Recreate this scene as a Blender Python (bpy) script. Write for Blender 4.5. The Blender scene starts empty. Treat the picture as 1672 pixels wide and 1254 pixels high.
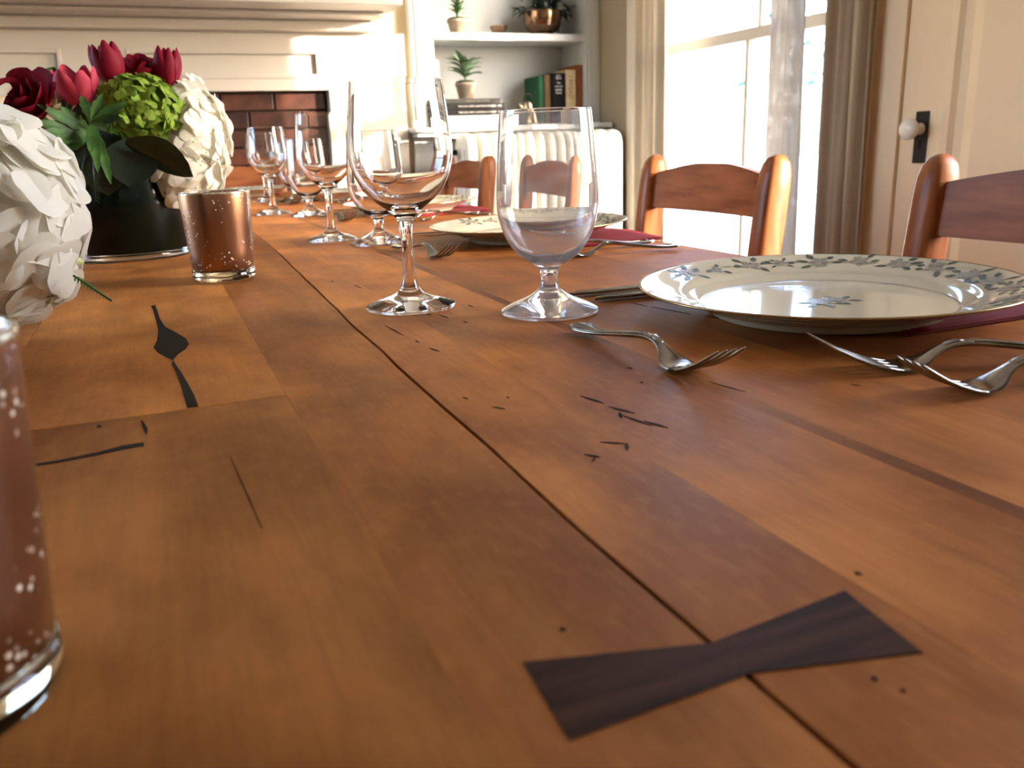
import bpy, bmesh, math, random
from mathutils import Vector, Matrix
random.seed(7)
PI = math.pi
S = bpy.context.scene
C = S.collection

# ------------------------------------------------------------------ camera
EYE = Vector((0.0, 0.0, 0.88))
FPX, CX, CY = 1380.0, 836.0, 627.0
PITCH, ROLL, YAW = math.radians(15.9), math.radians(2.1), math.radians(22.0)
F = Vector((math.sin(YAW)*math.cos(PITCH), math.cos(YAW)*math.cos(PITCH), -math.sin(PITCH)))
R0 = Vector((math.cos(YAW), -math.sin(YAW), 0)); U0 = R0.cross(F)
R = math.cos(ROLL)*R0 - math.sin(ROLL)*U0
U = math.cos(ROLL)*U0 + math.sin(ROLL)*R0
cd = bpy.data.cameras.new('camera'); cam = bpy.data.objects.new('camera', cd); C.objects.link(cam)
M = Matrix((R, U, -F)).transposed().to_4x4(); M.translation = EYE
cam.matrix_world = M
cd.sensor_width = 36.0; cd.lens = FPX/1672*36.0; cd.clip_start = 0.01
cd.dof.use_dof = True; cd.dof.focus_distance = 0.66; cd.dof.aperture_fstop = 14.0
S.camera = cam

# ------------------------------------------------------------------ light
SUN_SLOPE, SUN_EL = 0.92, math.radians(9.0)
sd = Vector((-1.0, SUN_SLOPE, 0)).normalized()*math.cos(SUN_EL); sd.z = -math.sin(SUN_EL)
sl = bpy.data.lights.new('sun', 'SUN'); so = bpy.data.objects.new('sun', sl); C.objects.link(so)
sl.energy = 13.0; sl.angle = math.radians(0.6); sl.color = (1.0, 0.88, 0.73)
so.rotation_euler = sd.to_track_quat('-Z', 'Y').to_euler(); so.location = (6, -5, 4)
w = bpy.data.worlds.new('sky'); S.world = w; w.use_nodes = True
nt = w.node_tree; bg = nt.nodes['Background']
sk = nt.nodes.new('ShaderNodeTexSky'); sk.sky_type = 'NISHITA'; sk.sun_disc = False
sk.sun_elevation = math.radians(28); sk.sun_rotation = math.atan2(-sd.x, -sd.y)
sk.altitude = 100; sk.air_density = 0.8; sk.dust_density = 2.5; sk.ozone_density = 1.0
nt.links.new(sk.outputs[0], bg.inputs[0]); bg.inputs[1].default_value = 2.6
def portal(name, loc, direction, sx, sy):
    l = bpy.data.lights.new(name, 'AREA'); l.shape = 'RECTANGLE'; l.size = sx; l.size_y = sy
    l.cycles.is_portal = True
    o = bpy.data.objects.new(name, l); C.objects.link(o); o.location = loc
    o.rotation_euler = Vector(direction).to_track_quat('-Z', 'Y').to_euler()
WX, FY = 2.02, 3.75           # right wall face, far wall face
portal('window_portal', (WX+0.16, 2.80, 1.30), (-1, 0, 0), 1.14, 2.0)
portal('window_portal', (WX+0.16, 0.30, 1.50), (-1, 0, 0), 1.1, 1.4)
portal('window_portal', (-2.56, 2.45, 1.40), (1, 0, 0), 1.9, 1.8)  # sky portal for the added, unseen left window
vs = S.view_settings; vs.view_transform = 'Standard'; vs.look = 'None'; vs.gamma = 1.0; vs.exposure = 0.3
vs.use_curve_mapping = False

# ------------------------------------------------------------------ helpers
def at(px, py, Y):
    d = F + R*((px-CX)/FPX) - U*((py-CY)/FPX)
    return EYE + d*(Y/d.y)
def lin(h):
    h = h.lstrip('#'); v = [int(h[i:i+2], 16)/255 for i in (0, 2, 4)]
    return tuple((c/12.92 if c <= .04045 else ((c+.055)/1.055)**2.4) for c in v)
MATS = {}
def mat(name, col, rough=.5, metal=0., var=0., scale=20., bump=0., bscale=None, stretch=(1, 1, 1), spec=.5, col2=None, **kw):
    if name in MATS: return MATS[name]
    m = bpy.data.materials.new(name); m.use_nodes = True; MATS[name] = m
    n, L = m.node_tree.nodes, m.node_tree.links
    p = n['Principled BSDF']; c = lin(col) if isinstance(col, str) else col
    p.inputs['Base Color'].default_value = (*c, 1); p.inputs['Roughness'].default_value = rough
    p.inputs['Metallic'].default_value = metal; p.inputs['Specular IOR Level'].default_value = spec
    for k, v in kw.items():
        p.inputs[k.replace('_', ' ')].default_value = v
    if var > 0 or bump > 0:
        tc = n.new('ShaderNodeTexCoord'); mp = n.new('ShaderNodeMapping'); mp.inputs['Scale'].default_value = stretch
        L.new(tc.outputs['Object'], mp.inputs[0])
        nz = n.new('ShaderNodeTexNoise'); nz.inputs['Scale'].default_value = scale; nz.inputs['Detail'].default_value = 5
        L.new(mp.outputs[0], nz.inputs['Vector'])
        if var > 0:
            mx = n.new('ShaderNodeMix'); mx.data_type = 'RGBA'
            c2 = (lin(col2) if isinstance(col2, str) else col2) if col2 else tuple(x*(1-var) for x in c)
            rp = n.new('ShaderNodeMapRange'); rp.inputs[1].default_value = .35; rp.inputs[2].default_value = .68
            L.new(nz.outputs[0], rp.inputs[0]); L.new(rp.outputs[0], mx.inputs[0])
            mx.inputs[6].default_value = (*c, 1); mx.inputs[7].default_value = (*c2, 1)
            L.new(mx.outputs[2], p.inputs['Base Color'])
        if bump > 0:
            b = n.new('ShaderNodeBump'); b.inputs['Strength'].default_value = bump; b.inputs['Distance'].default_value = .002
            if bscale:
                nb = n.new('ShaderNodeTexNoise'); nb.inputs['Scale'].default_value = bscale; nb.inputs['Detail'].default_value = 3
                L.new(mp.outputs[0], nb.inputs['Vector']); L.new(nb.outputs[0], b.inputs['Height'])
            else: L.new(nz.outputs[0], b.inputs['Height'])
            L.new(b.outputs[0], p.inputs['Normal'])
    return m
def me(name, v, f, smooth=False):
    m = bpy.data.meshes.new(name); m.from_pydata([tuple(q) for q in v], [], f); m.update()
    if smooth: m.polygons.foreach_set('use_smooth', [True]*len(m.polygons))
    return m
def obj(name, mesh, material=None, parent=None, loc=None, rot=None, label=None, cat=None, group=None, kind=None, scale=None):
    o = bpy.data.objects.new(name, mesh); C.objects.link(o)
    if material and mesh is not None and len(mesh.materials) == 0: mesh.materials.append(material)
    if parent: o.parent = parent
    if loc is not None: o.location = loc
    if rot is not None: o.rotation_euler = rot
    if scale is not None: o.scale = (scale,)*3 if isinstance(scale, (int, float)) else scale
    for k, q in (('label', label), ('category', cat), ('group', group), ('kind', kind)):
        if q: o[k] = q
    return o
def thing(name, label, cat, loc=(0, 0, 0), rotz=0., group=None, rot=None):
    o = obj(name, None, None, None, loc, rot or (0, 0, rotz), label, cat, group); o.empty_display_size = .05
    return o
def bmm(name, bm, smooth=False):
    m = bpy.data.meshes.new(name); bm.normal_update(); bm.to_mesh(m); bm.free()
    if smooth: m.polygons.foreach_set('use_smooth', [True]*len(m.polygons))
    return m
def box_bm(bm, x0, x1, y0, y1, z0, z1, bev=0.):
    vs = [bm.verts.new((x, y, z)) for x in (x0, x1) for y in (y0, y1) for z in (z0, z1)]
    fs = [(0, 1, 3, 2), (4, 6, 7, 5), (0, 4, 5, 1), (2, 3, 7, 6), (0, 2, 6, 4), (1, 5, 7, 3)]
    ff = [bm.faces.new([vs[i] for i in q]) for q in fs]
    if bev:
        es = list({e for q in ff for e in q.edges})
        bmesh.ops.bevel(bm, geom=es, offset=bev, segments=2, affect='EDGES', profile=.5)
def boxes(name, lst, bev=0.):
    bm = bmesh.new()
    for b in lst: box_bm(bm, *b, bev=bev)
    return bmm(name, bm)
def catmull(pts, n=4):
    out = []
    P = [pts[0]] + list(pts) + [pts[-1]]
    for i in range(1, len(P)-2):
        a, b, c, d = P[i-1], P[i], P[i+1], P[i+2]
        for k in range(n):
            t = k/n
            out.append(tuple(.5*((2*b[j]) + (-a[j]+c[j])*t + (2*a[j]-5*b[j]+4*c[j]-d[j])*t*t + (-a[j]+3*b[j]-3*c[j]+d[j])*t**3) for j in range(len(a))))
    out.append(tuple(pts[-1])); return out
def lathe(name, prof, n=48, smooth=True):
    v, f, rows = [], [], []
    for r, z in prof:
        if r < 1e-6: rows.append([len(v)]); v.append((0, 0, z))
        else:
            rows.append(list(range(len(v), len(v)+n)))
            v += [(r*math.cos(2*PI*i/n), r*math.sin(2*PI*i/n), z) for i in range(n)]
    for a, b in zip(rows, rows[1:]):
        for i in range(n):
            j = (i+1) % n
            if len(a) == 1 and len(b) == 1: break
            if len(a) == 1: f.append((a[0], b[j], b[i]))
            elif len(b) == 1: f.append((a[i], a[j], b[0]))
            else: f.append((a[i], a[j], b[j], b[i]))
    return me(name, v, f, smooth)
def tube_bm(bm, pts, rad, n=10, cap=True):
    pts = [Vector(p) for p in pts]; rads = rad if isinstance(rad, (list, tuple)) else [rad]*len(pts)
    rows = []; up = None
    for i, p in enumerate(pts):
        t = (pts[min(i+1, len(pts)-1)] - pts[max(i-1, 0)]).normalized()
        if up is None: up = t.orthogonal().normalized()
        up = (up - t*up.dot(t)).normalized(); s = t.cross(up)
        rows.append([bm.verts.new(p + rads[i]*(math.cos(2*PI*k/n)*up + math.sin(2*PI*k/n)*s)) for k in range(n)])
    for a, b in zip(rows, rows[1:]):
        for k in range(n): bm.faces.new((a[k], a[(k+1) % n], b[(k+1) % n], b[k]))
    if cap: bm.faces.new(rows[0][::-1]); bm.faces.new(rows[-1])
def tube(name, pts, rad, n=10):
    bm = bmesh.new(); tube_bm(bm, pts, rad, n); return bmm(name, bm, True)
def prism(name, poly, z0, z1, bev=0.):
    bm = bmesh.new()
    a = [bm.verts.new((x, y, z1)) for x, y in poly]; b = [bm.verts.new((x, y, z0)) for x, y in poly]
    top = bm.faces.new(a); bm.faces.new(b[::-1]); n = len(poly)
    for i in range(n): bm.faces.new((a[i], b[i], b[(i+1) % n], a[(i+1) % n]))
    if bev: bmesh.ops.bevel(bm, geom=list(top.edges), offset=bev, segments=1, affect='EDGES')
    bmesh.ops.recalc_face_normals(bm, faces=bm.faces)
    return bmm(name, bm)
def copy_tree(o, parent=None):
    c = o.copy(); C.objects.link(c); c.parent = parent
    for ch in list(o.children): copy_tree(ch, c)
    return c
def text_mesh(s, size, align='CENTER'):
    cu = bpy.data.curves.new('text', 'FONT'); cu.body = s; cu.size = size; cu.align_x = align; cu.align_y = 'CENTER'; cu.resolution_u = 2
    t = bpy.data.objects.new('text', cu); C.objects.link(t)
    m = bpy.data.meshes.new_from_object(t.evaluated_get(bpy.context.evaluated_depsgraph_get()))
    bpy.data.objects.remove(t); m.name = 'lettering'; m.materials.clear(); return m

# ------------------------------------------------------------------ materials
def table_wood():
    m = bpy.data.materials.new('table_wood'); m.use_nodes = True
    n, L = m.node_tree.nodes, m.node_tree.links; p = n['Principled BSDF']
    tc = n.new('ShaderNodeTexCoord'); oi = n.new('ShaderNodeObjectInfo')
    ad = n.new('ShaderNodeVectorMath'); ad.operation = 'MULTIPLY_ADD'
    L.new(oi.outputs['Random'], ad.inputs[0]); ad.inputs[1].default_value = (3, 7, 0); L.new(tc.outputs['Object'], ad.inputs[2])
    def noise(sc, stretch, det=4, dist=0.):
        mp = n.new('ShaderNodeMapping'); mp.inputs['Scale'].default_value = stretch; L.new(ad.outputs[0], mp.inputs[0])
        z = n.new('ShaderNodeTexNoise'); z.inputs['Scale'].default_value = sc; z.inputs['Detail'].default_value = det; z.inputs['Distortion'].default_value = dist
        L.new(mp.outputs[0], z.inputs['Vector']); return z.outputs[0]
    def rng(o, a, b, c=0., d=1.):
        r = n.new('ShaderNodeMapRange'); r.inputs[1].default_value = a; r.inputs[2].default_value = b
        r.inputs[3].default_value = c; r.inputs[4].default_value = d; L.new(o, r.inputs[0]); return r.outputs[0]
    def mixc(fac, a, b, mode='MIX'):
        x = n.new('ShaderNodeMix'); x.data_type = 'RGBA'; x.blend_type = mode
        if isinstance(fac, float): x.inputs[0].default_value = fac
        else: L.new(fac, x.inputs[0])
        for i, q in ((6, a), (7, b)):
            if isinstance(q, tuple): x.inputs[i].default_value = (*q, 1)
            else: L.new(q, x.inputs[i])
        return x.outputs[2]
    blotch = noise(9, (1, .6, 1), 4, .5); grain = noise(60, (1, .05, 1), 5, .3); fine = noise(420, (1, .06, 1), 3); fleck = noise(160, (1, .5, 1), 4)
    c = mixc(rng(blotch, .32, .68), lin('#834E24'), lin('#CC884A'))
    c = mixc(rng(noise(24, (1, .8, 1), 5, .3), .4, .66, 0., .4), c, lin('#8A5228'))
    c = mixc(rng(grain, .42, .62, 0., .16), c, lin('#6B3A1C'))
    c = mixc(rng(fine, .45, .7, 0., .14), c, lin('#4E2812'))
    c = mixc(rng(fleck, .5, .72, 0., .16), c, lin('#C88A50'))
    c = mixc(1.0, c, oi.outputs['Color'], 'MULTIPLY')
    L.new(c, p.inputs['Base Color'])
    L.new(rng(blotch, .3, .7, .46, .56), p.inputs['Roughness']); p.inputs['Specular IOR Level'].default_value = .08
    b = n.new('ShaderNodeBump'); b.inputs['Strength'].default_value = .12; b.inputs['Distance'].default_value = .0006
    L.new(fine, b.inputs['Height'])
    b2 = n.new('ShaderNodeBump'); b2.inputs['Strength'].default_value = .12; b2.inputs['Distance'].default_value = .0015
    L.new(noise(26, (1, .5, 1), 2), b2.inputs['Height']); L.new(b.outputs[0], b2.inputs['Normal']); L.new(b2.outputs[0], p.inputs['Normal'])
    return m
TABLE = table_wood()
CHAIR = mat('chair_cherry', '#A8693E', .36, var=.4, scale=14, stretch=(6, 6, .8), col2='#834A28', spec=.25, bump=.05)
RAILM = mat('chair_rail_cherry', '#A5633C', .36, var=.4, scale=10, stretch=(6, .9, 6), col2='#824829', spec=.2, bump=.05)
WALNUT = mat('walnut', '#4A2C1C', .55, var=.4, scale=160, stretch=(.08, 1, 1), col2='#26140C', spec=.1)
FILL = mat('dark_filler', '#1E1712', .55, spec=.12, var=.4, scale=60)
MARK = mat('dark_pit', '#2A1709', .7, spec=.1)
WHITE = mat('white_paint', '#BFB6A7', .35, bump=.02, bscale=90)
BCWHITE = mat('bookcase_paint', '#B6B8B4', .4, bump=.02, bscale=90)
DOORP = mat('door_paint', '#EDD2A9', .38, bump=.03, bscale=60)
GREIGE = mat('wall_greige', '#8E8068', .8, bump=.03, bscale=200)
LIGHTW = mat('wall_cream', '#D2C4AC', .8)
CEIL = mat('ceiling_paint', '#E8E4DA', .9)
FLOORM = mat('floor_oak', '#8A5A34', .35, var=.4, scale=8, stretch=(8, .7, 1))
GLASS = mat('clear_glass', (1, 1, 1), 0., Transmission_Weight=1.0, IOR=1.47)
SILVER = mat('silver_plate', '#A09A90', .2, 1., var=.25, scale=40, col2='#766E62')
PORC = mat('porcelain', '#D8CFB4', .07, Coat_Weight=.3)
GILT = mat('gilt', '#A88E62', .25, 1.)
GREY_PRINT = mat('grey_print', '#3E443A', .25, var=.5, scale=300, col2='#666B5C'); GREY_PRINT2 = mat('mauve_print', '#857D6F', .25, var=.5, scale=500, col2='#B0A896')
NAPKIN = mat('red_linen', '#7E0D1E', .9, bump=.25, bscale=900)
LEAF_D = mat('leaf_dark', '#16281A', .35, var=.3, scale=60); LEAF_M = mat('leaf_mid', '#466B30', .55, var=.45, scale=50, col2='#2A4820', spec=.25)
LEAF_S = mat('leaf_sage', '#6D8467', .6, var=.4, scale=60, col2='#43603F')
POT = mat('clay_pot', '#9A8A76', .85, var=.3, scale=40, bump=.2)
MOSS = mat('moss', '#2D3A1A', .95, var=.5, scale=200, bump=.6)
COPPER = mat('copper_bowl', '#A98B72', .16, 1., var=.3, scale=12, col2='#6A4E3A')
DARKIRON = mat('dark_iron', '#241E1A', .45, .6)
CERAMIC = mat('cream_ceramic', '#E4DCC8', .12)
RADM = mat('radiator_enamel', '#E9E4D4', .3)
def leafy(name, c1, c2, trans=.25, rough=.5, scale=30):
    m = mat(name, c1, max(rough, .6), var=.5, scale=scale, col2=c2, spec=.2)
    n, L = m.node_tree.nodes, m.node_tree.links
    p = n['Principled BSDF']; out = n['Material Output']
    t = n.new('ShaderNodeBsdfTranslucent'); t.inputs[0].default_value = (*lin(c1), 1)
    mx = n.new('ShaderNodeMixShader'); mx.inputs[0].default_value = trans
    L.new(p.outputs[0], mx.inputs[1]); L.new(t.outputs[0], mx.inputs[2]); L.new(mx.outputs[0], out.inputs[0]); return m
HYW = leafy('white_petal', '#FCF9EF', '#F5F1E2', .38); HYG = leafy('green_petal', '#9BB54A', '#6A8A2E', .3)
HYC = mat('floret_eye', '#D8DC9A', .6)
CORE_W = mat('hydrangea_core', '#C9CBA8', .9); CORE_G = mat('hydrangea_core_green', '#4E6A22', .9)
RED1 = leafy('tulip_red', '#8E1430', '#66091E', .2, .45, 40); RED2 = leafy('rose_red', '#8A1024', '#5C0814', .15, .8)
PINK = leafy('tulip_pink', '#C0465A', '#98283E', .25, .45, 40); CREAM = leafy('cream_petal', '#F2E4C4', '#E2CFA4', .3)
def pane_mat():
    m = bpy.data.materials.new('window_glass'); m.use_nodes = True; n, L = m.node_tree.nodes, m.node_tree.links
    n.remove(n['Principled BSDF']); t = n.new('ShaderNodeBsdfTransparent'); g = n.new('ShaderNodeBsdfGlossy'); g.inputs['Roughness'].default_value = .01
    fr = n.new('ShaderNodeLayerWeight'); pw = n.new('ShaderNodeMath'); pw.operation = 'POWER'; pw.inputs[1].default_value = 4; L.new(fr.outputs['Facing'], pw.inputs[0])
    ma = n.new('ShaderNodeMath'); ma.operation = 'MULTIPLY_ADD'; ma.inputs[1].default_value = .6; ma.inputs[2].default_value = .03; L.new(pw.outputs[0], ma.inputs[0])
    mx = n.new('ShaderNodeMixShader'); L.new(ma.outputs[0], mx.inputs[0])
    L.new(t.outputs[0], mx.inputs[1]); L.new(g.outputs[0], mx.inputs[2]); L.new(mx.outputs[0], n['Material Output'].inputs[0]); return m
PANE = pane_mat()
def cloth(name, col, clear, trans, pattern=False):
    m = bpy.data.materials.new(name); m.use_nodes = True; n, L = m.node_tree.nodes, m.node_tree.links
    n.remove(n['Principled BSDF']); c = (*lin(col), 1)
    d = n.new('ShaderNodeBsdfDiffuse'); d.inputs[0].default_value = c; t = n.new('ShaderNodeBsdfTranslucent'); t.inputs[0].default_value = c
    a = n.new('ShaderNodeMixShader'); a.inputs[0].default_value = trans; L.new(d.outputs[0], a.inputs[1]); L.new(t.outputs[0], a.inputs[2])
    tr = n.new('ShaderNodeBsdfTransparent'); b = n.new('ShaderNodeMixShader'); b.inputs[0].default_value = clear
    L.new(a.outputs[0], b.inputs[1]); L.new(tr.outputs[0], b.inputs[2])
    if pattern:
        tc = n.new('ShaderNodeTexCoord'); mp = n.new('ShaderNodeMapping'); mp.inputs['Scale'].default_value = (1, 1, .45); L.new(tc.outputs['Object'], mp.inputs[0])
        z = n.new('ShaderNodeTexNoise'); z.inputs['Scale'].default_value = 55; z.inputs['Detail'].default_value = 4; L.new(mp.outputs[0], z.inputs['Vector'])
        r = n.new('ShaderNodeMapRange'); r.inputs[1].default_value = .5; r.inputs[2].default_value = .62; r.inputs[3].default_value = clear*.3; r.inputs[4].default_value = min(.95, clear*2.4)
        L.new(z.outputs[0], r.inputs[0]); L.new(r.outputs[0], b.inputs[0])
    L.new(b.outputs[0], n['Material Output'].inputs[0]); return m
SHEER = cloth('sheer_curtain', '#C9C0B4', .045, .42, True); DRAPE = cloth('linen_drape', '#BDA98C', .0, .2); SHEER_L = cloth('light_sheer', '#BDB29E', .02, .25)
def brick_mat():
    m = mat('glazed_brick', '#5E3324', .35, var=.6, scale=18, bump=.35, bscale=60)
    n, L = m.node_tree.nodes, m.node_tree.links; p = n['Principled BSDF']; oi = n.new('ShaderNodeObjectInfo')
    src = p.inputs['Base Color'].links[0].from_socket
    mx = n.new('ShaderNodeMix'); mx.data_type = 'RGBA'; mx.blend_type = 'MULTIPLY'; mx.inputs[0].default_value = 1
    L.new(src, mx.inputs[6]); L.new(oi.outputs['Color'], mx.inputs[7]); L.new(mx.outputs[2], p.inputs['Base Color']); return m
BRICK = brick_mat(); MORTAR = mat('mortar', '#3A2C24', .95)
def hazy_glass():
    m = mat('hazy_glass', (1, 1, 1), 0., Transmission_Weight=1.0, IOR=1.47); n, L = m.node_tree.nodes, m.node_tree.links
    d = n.new('ShaderNodeBsdfDiffuse'); d.inputs[0].default_value = (.85, .85, .88, 1); tl = n.new('ShaderNodeBsdfTranslucent'); tl.inputs[0].default_value = (.85, .85, .88, 1)
    h = n.new('ShaderNodeMixShader'); h.inputs[0].default_value = .5; L.new(d.outputs[0], h.inputs[1]); L.new(tl.outputs[0], h.inputs[2])
    tc = n.new('ShaderNodeTexCoord'); mp = n.new('ShaderNodeMapping'); mp.inputs['Scale'].default_value = (1, 1, 2.2); L.new(tc.outputs['Object'], mp.inputs[0])
    z = n.new('ShaderNodeTexNoise'); z.inputs['Scale'].default_value = 45; z.inputs['Detail'].default_value = 6; L.new(mp.outputs[0], z.inputs['Vector'])
    r = n.new('ShaderNodeMapRange'); r.inputs[1].default_value = .4; r.inputs[2].default_value = .7; r.inputs[3].default_value = .05; r.inputs[4].default_value = .2; L.new(z.outputs[0], r.inputs[0])
    mx = n.new('ShaderNodeMixShader'); L.new(r.outputs[0], mx.inputs[0]); L.new(n['Principled BSDF'].outputs[0], mx.inputs[1]); L.new(h.outputs[0], mx.inputs[2])
    L.new(mx.outputs[0], n['Material Output'].inputs[0]); return m
HAZY = hazy_glass()
def mercury():
    m = mat('mercury_glass', '#A9744A', .2, .85, Coat_Weight=.8, Coat_Roughness=.03); n, L = m.node_tree.nodes, m.node_tree.links; p = n['Principled BSDF']
    tc = n.new('ShaderNodeTexCoord'); v = n.new('ShaderNodeTexVoronoi'); v.inputs['Scale'].default_value = 280; v.inputs['Randomness'].default_value = 1
    L.new(tc.outputs['Object'], v.inputs['Vector'])
    sp = n.new('ShaderNodeMapRange'); sp.inputs[1].default_value = .2; sp.inputs[2].default_value = .3; sp.inputs[3].default_value = 1; sp.inputs[4].default_value = 0; L.new(v.outputs['Distance'], sp.inputs[0])
    z = n.new('ShaderNodeTexNoise'); z.inputs['Scale'].default_value = 55; z.inputs['Detail'].default_value = 4; L.new(tc.outputs['Object'], z.inputs['Vector'])
    g = n.new('ShaderNodeMapRange'); g.inputs[1].default_value = .51; g.inputs[2].default_value = .56; L.new(z.outputs[0], g.inputs[0])
    mu = n.new('ShaderNodeMath'); mu.operation = 'MULTIPLY'; L.new(sp.outputs[0], mu.inputs[0]); L.new(g.outputs[0], mu.inputs[1])
    mx = n.new('ShaderNodeMix'); mx.data_type = 'RGBA'; L.new(mu.outputs[0], mx.inputs[0]); mx.inputs[6].default_value = (*lin('#96694C'), 1); mx.inputs[7].default_value = (*lin('#FFF0D4'), 1)
    L.new(mx.outputs[2], p.inputs['Base Color'])
    mm = n.new('ShaderNodeMapRange'); mm.inputs[3].default_value = .9; mm.inputs[4].default_value = 0; L.new(mu.outputs[0], mm.inputs[0]); L.new(mm.outputs[0], p.inputs['Metallic'])
    z2 = n.new('ShaderNodeTexNoise'); z2.inputs['Scale'].default_value = 30; L.new(tc.outputs['Object'], z2.inputs['Vector'])
    rr = n.new('ShaderNodeMapRange'); rr.inputs[3].default_value = .22; rr.inputs[4].default_value = .42; L.new(z2.outputs[0], rr.inputs[0]); L.new(rr.outputs[0], p.inputs['Roughness'])
    return m
MERC = mercury()
VASE_G = mat('leaf_lined_vase', '#06120B', .3, spec=.1, var=.4, scale=30, Coat_Weight=.35, Coat_Roughness=.03)

# ------------------------------------------------------------------ room shell
def struct(name, m, material, label): return obj(name, m, material, label=label, kind='structure')
T = .16
struct('floor', boxes('floor', [(-2.6, WX+T, -1.8, 4.2, -.05, 0)]), FLOORM, 'warm oak floor under the table')
struct('ceiling', boxes('ceiling', [(-2.6, WX+T, -1.8, 4.2, 2.5, 2.55)]), CEIL, 'white ceiling above the room')
W1 = (2.23, 3.37, .30, 2.25); W2 = (-.15, .85, .80, 2.15)
struct('wall_right', boxes('wall_right', [(WX, WX+T, -1.8, 4.2, 0, W1[2]), (WX, WX+T, -1.8, 4.2, W1[3], 2.5), (WX, WX+T, W1[1], 4.2, W1[2], W1[3]),
    (WX, WX+T, W2[1], W1[0], W1[2], W1[3]), (WX, WX+T, W2[0], W2[1], W1[2], W2[2]), (WX, WX+T, W2[0], W2[1], W2[3], W1[3]), (WX, WX+T, -1.8, W2[0], W1[2], W1[3])]), GREIGE, 'greige wall with the window and the white door')
WL = (1.5, 3.4, .5, 2.3)  # unseen opening added to let fill light onto door and table
struct('wall_left', boxes('wall_left', [(-2.6, -2.4, -1.8, 4.2, 0, WL[2]), (-2.6, -2.4, -1.8, 4.2, WL[3], 2.5), (-2.6, -2.4, -1.8, WL[0], WL[2], WL[3]), (-2.6, -2.4, WL[1], 4.2, WL[2], WL[3])]), LIGHTW, 'cream wall on the left of the room')
struct('wall_back', boxes('wall_back', [(-2.6, WX+T, -1.8, -1.65, 0, 2.5)]), LIGHTW, 'cream wall behind the camera')
NX0, NX1 = 1.207, 1.945      # bookcase niche
struct('wall_far', boxes('wall_far', [(-2.6, NX0-.02, 3.80, 4.2, 0, 2.5), (NX1+.02, WX, FY+.02, 4.2, 0, 2.5), (NX0-.02, NX1+.02, 4.035, 4.2, 0, 2.5), (NX0-.02, NX1+.02, FY+.02, 4.035, 2.405, 2.5), (NX0-.02, NX1+.02, FY+.02, 4.035, 0, .93)]), mat('far_wall_paint', '#B5A78C', .7), 'cream wall with the fireplace and bookcase')

# window in view
def sash_window(idx, rect, x, label, muntin=None):
    y0, y1, z0, z1 = rect; s = 1 if x > 0 else -1; zm = 1.225 if idx == 1 else (z0+z1)/2
    a, b = sorted((x+.02*s, x+.07*s)); c, d = sorted((x+.07*s, x+.12*s)); t = .05
    wdw = obj('window_%d' % idx, None, None, None, (0, 0, 0), label=label, kind='structure')
    e0, e1 = sorted((x-.025*s, x-.001*s))
    obj('window_casing', boxes('window_casing', [(e0, e1, y0-.09, y0-.001, z0-.09, z1+.1), (e0, e1, y1+.001, y1+.09, z0-.09, z1+.1), (e0, e1, y0, y1, z1+.001, z1+.1), (e0, e1, y0, y1, z0-.09, z0-.001)], .004), WHITE, wdw)
    obj('lower_sash', boxes('lower_sash', [(a, b, y0, y0+t, z0, zm+.02), (a, b, y1-t, y1, z0, zm+.02), (a, b, y0+t, y1-t, z0, z0+.07), (a, b, y0+t, y1-t, zm-.02, zm+.02)]), WHITE, wdw)
    obj('upper_sash', boxes('upper_sash', [(c, d, y0, y0+t, zm-.02, z1), (c, d, y1-t, y1, zm-.02, z1), (c, d, y0+t, y1-t, z1-.06, z1), (c, d, y0+t, y1-t, zm-.02, zm+.02)]), WHITE, wdw)
    xm = (a+b)/2; xn = (c+d)/2; ym = muntin or (y0+y1)/2
    obj('muntin', boxes('muntin', [(a+.012, b-.012, ym-.011, ym+.011, z0+.07, zm-.02)]), WHITE, wdw)
    obj('muntin', boxes('muntin', [(c+.012, d-.012, ym-.011, ym+.011, zm+.02, z1-.06)]), WHITE, wdw)
    for q0, q1 in ((y0+t, ym-.011), (ym+.011, y1-t)):
        obj('pane', boxes('pane', [(xm-.002, xm+.002, q0, q1, z0+.07, zm-.02)]), PANE, wdw)
        obj('pane', boxes('pane', [(xn-.002, xn+.002, q0, q1, zm+.02, z1-.06)]), PANE, wdw)
    obj('sash_lock', tube('sash_lock', [(a+.03*s if s > 0 else b-.03, ym-.14, zm+.02), (a+.03*s if s > 0 else b-.03, ym-.14, zm+.05)], .012, 10), SILVER, wdw)
sash_window(1, W1, WX, 'tall white sash window full of bright daylight', 2.69)
sash_window(2, W2, WX, 'white sash window on the right wall beyond the frame')
sash_window(3, WL, -2.4, 'unseen white sash window added on the left wall for daylight fill')  # added out of view as a source of fill light

def curtain(name, y0, y1, z0, z1, x, folds, amp, material, label, wob=0., lean=0.):
    ny, nz = folds*12, 14; v, f = [], []
    for j in range(nz+1):
        for i in range(ny+1):
            t = i/ny; zz = z0 + (z1-z0)*j/nz
            a = amp*(math.sin(t*folds*2*PI) + .35*math.sin(t*folds*4.6*PI+1.3+zz*1.5))
            v.append((x+a, y0+(y1-y0)*t + wob*math.sin(zz*2+t*5) + lean*(zz-1.2), zz))
    for j in range(nz):
        for i in range(ny): q = j*(ny+1)+i; f.append((q, q+1, q+ny+2, q+ny+1))
    o = obj(name, me(name, v, f, True), material, label=label, cat='curtain', group='curtains at the window')
    so = o.modifiers.new('thickness', 'SOLIDIFY'); so.thickness = .0015
    return o
curtain('curtain', 3.05, 3.27, .06, 2.3, WX-.085, 3, .016, SHEER_L, 'pale sheer curtain gathered on the bookcase side of the window')
curtain('curtain', 2.255, 2.415, .06, 2.3, WX-.085, 2, .012, SHEER, 'patterned sheer curtain strip hanging in front of the bright glass', lean=.015)
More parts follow.
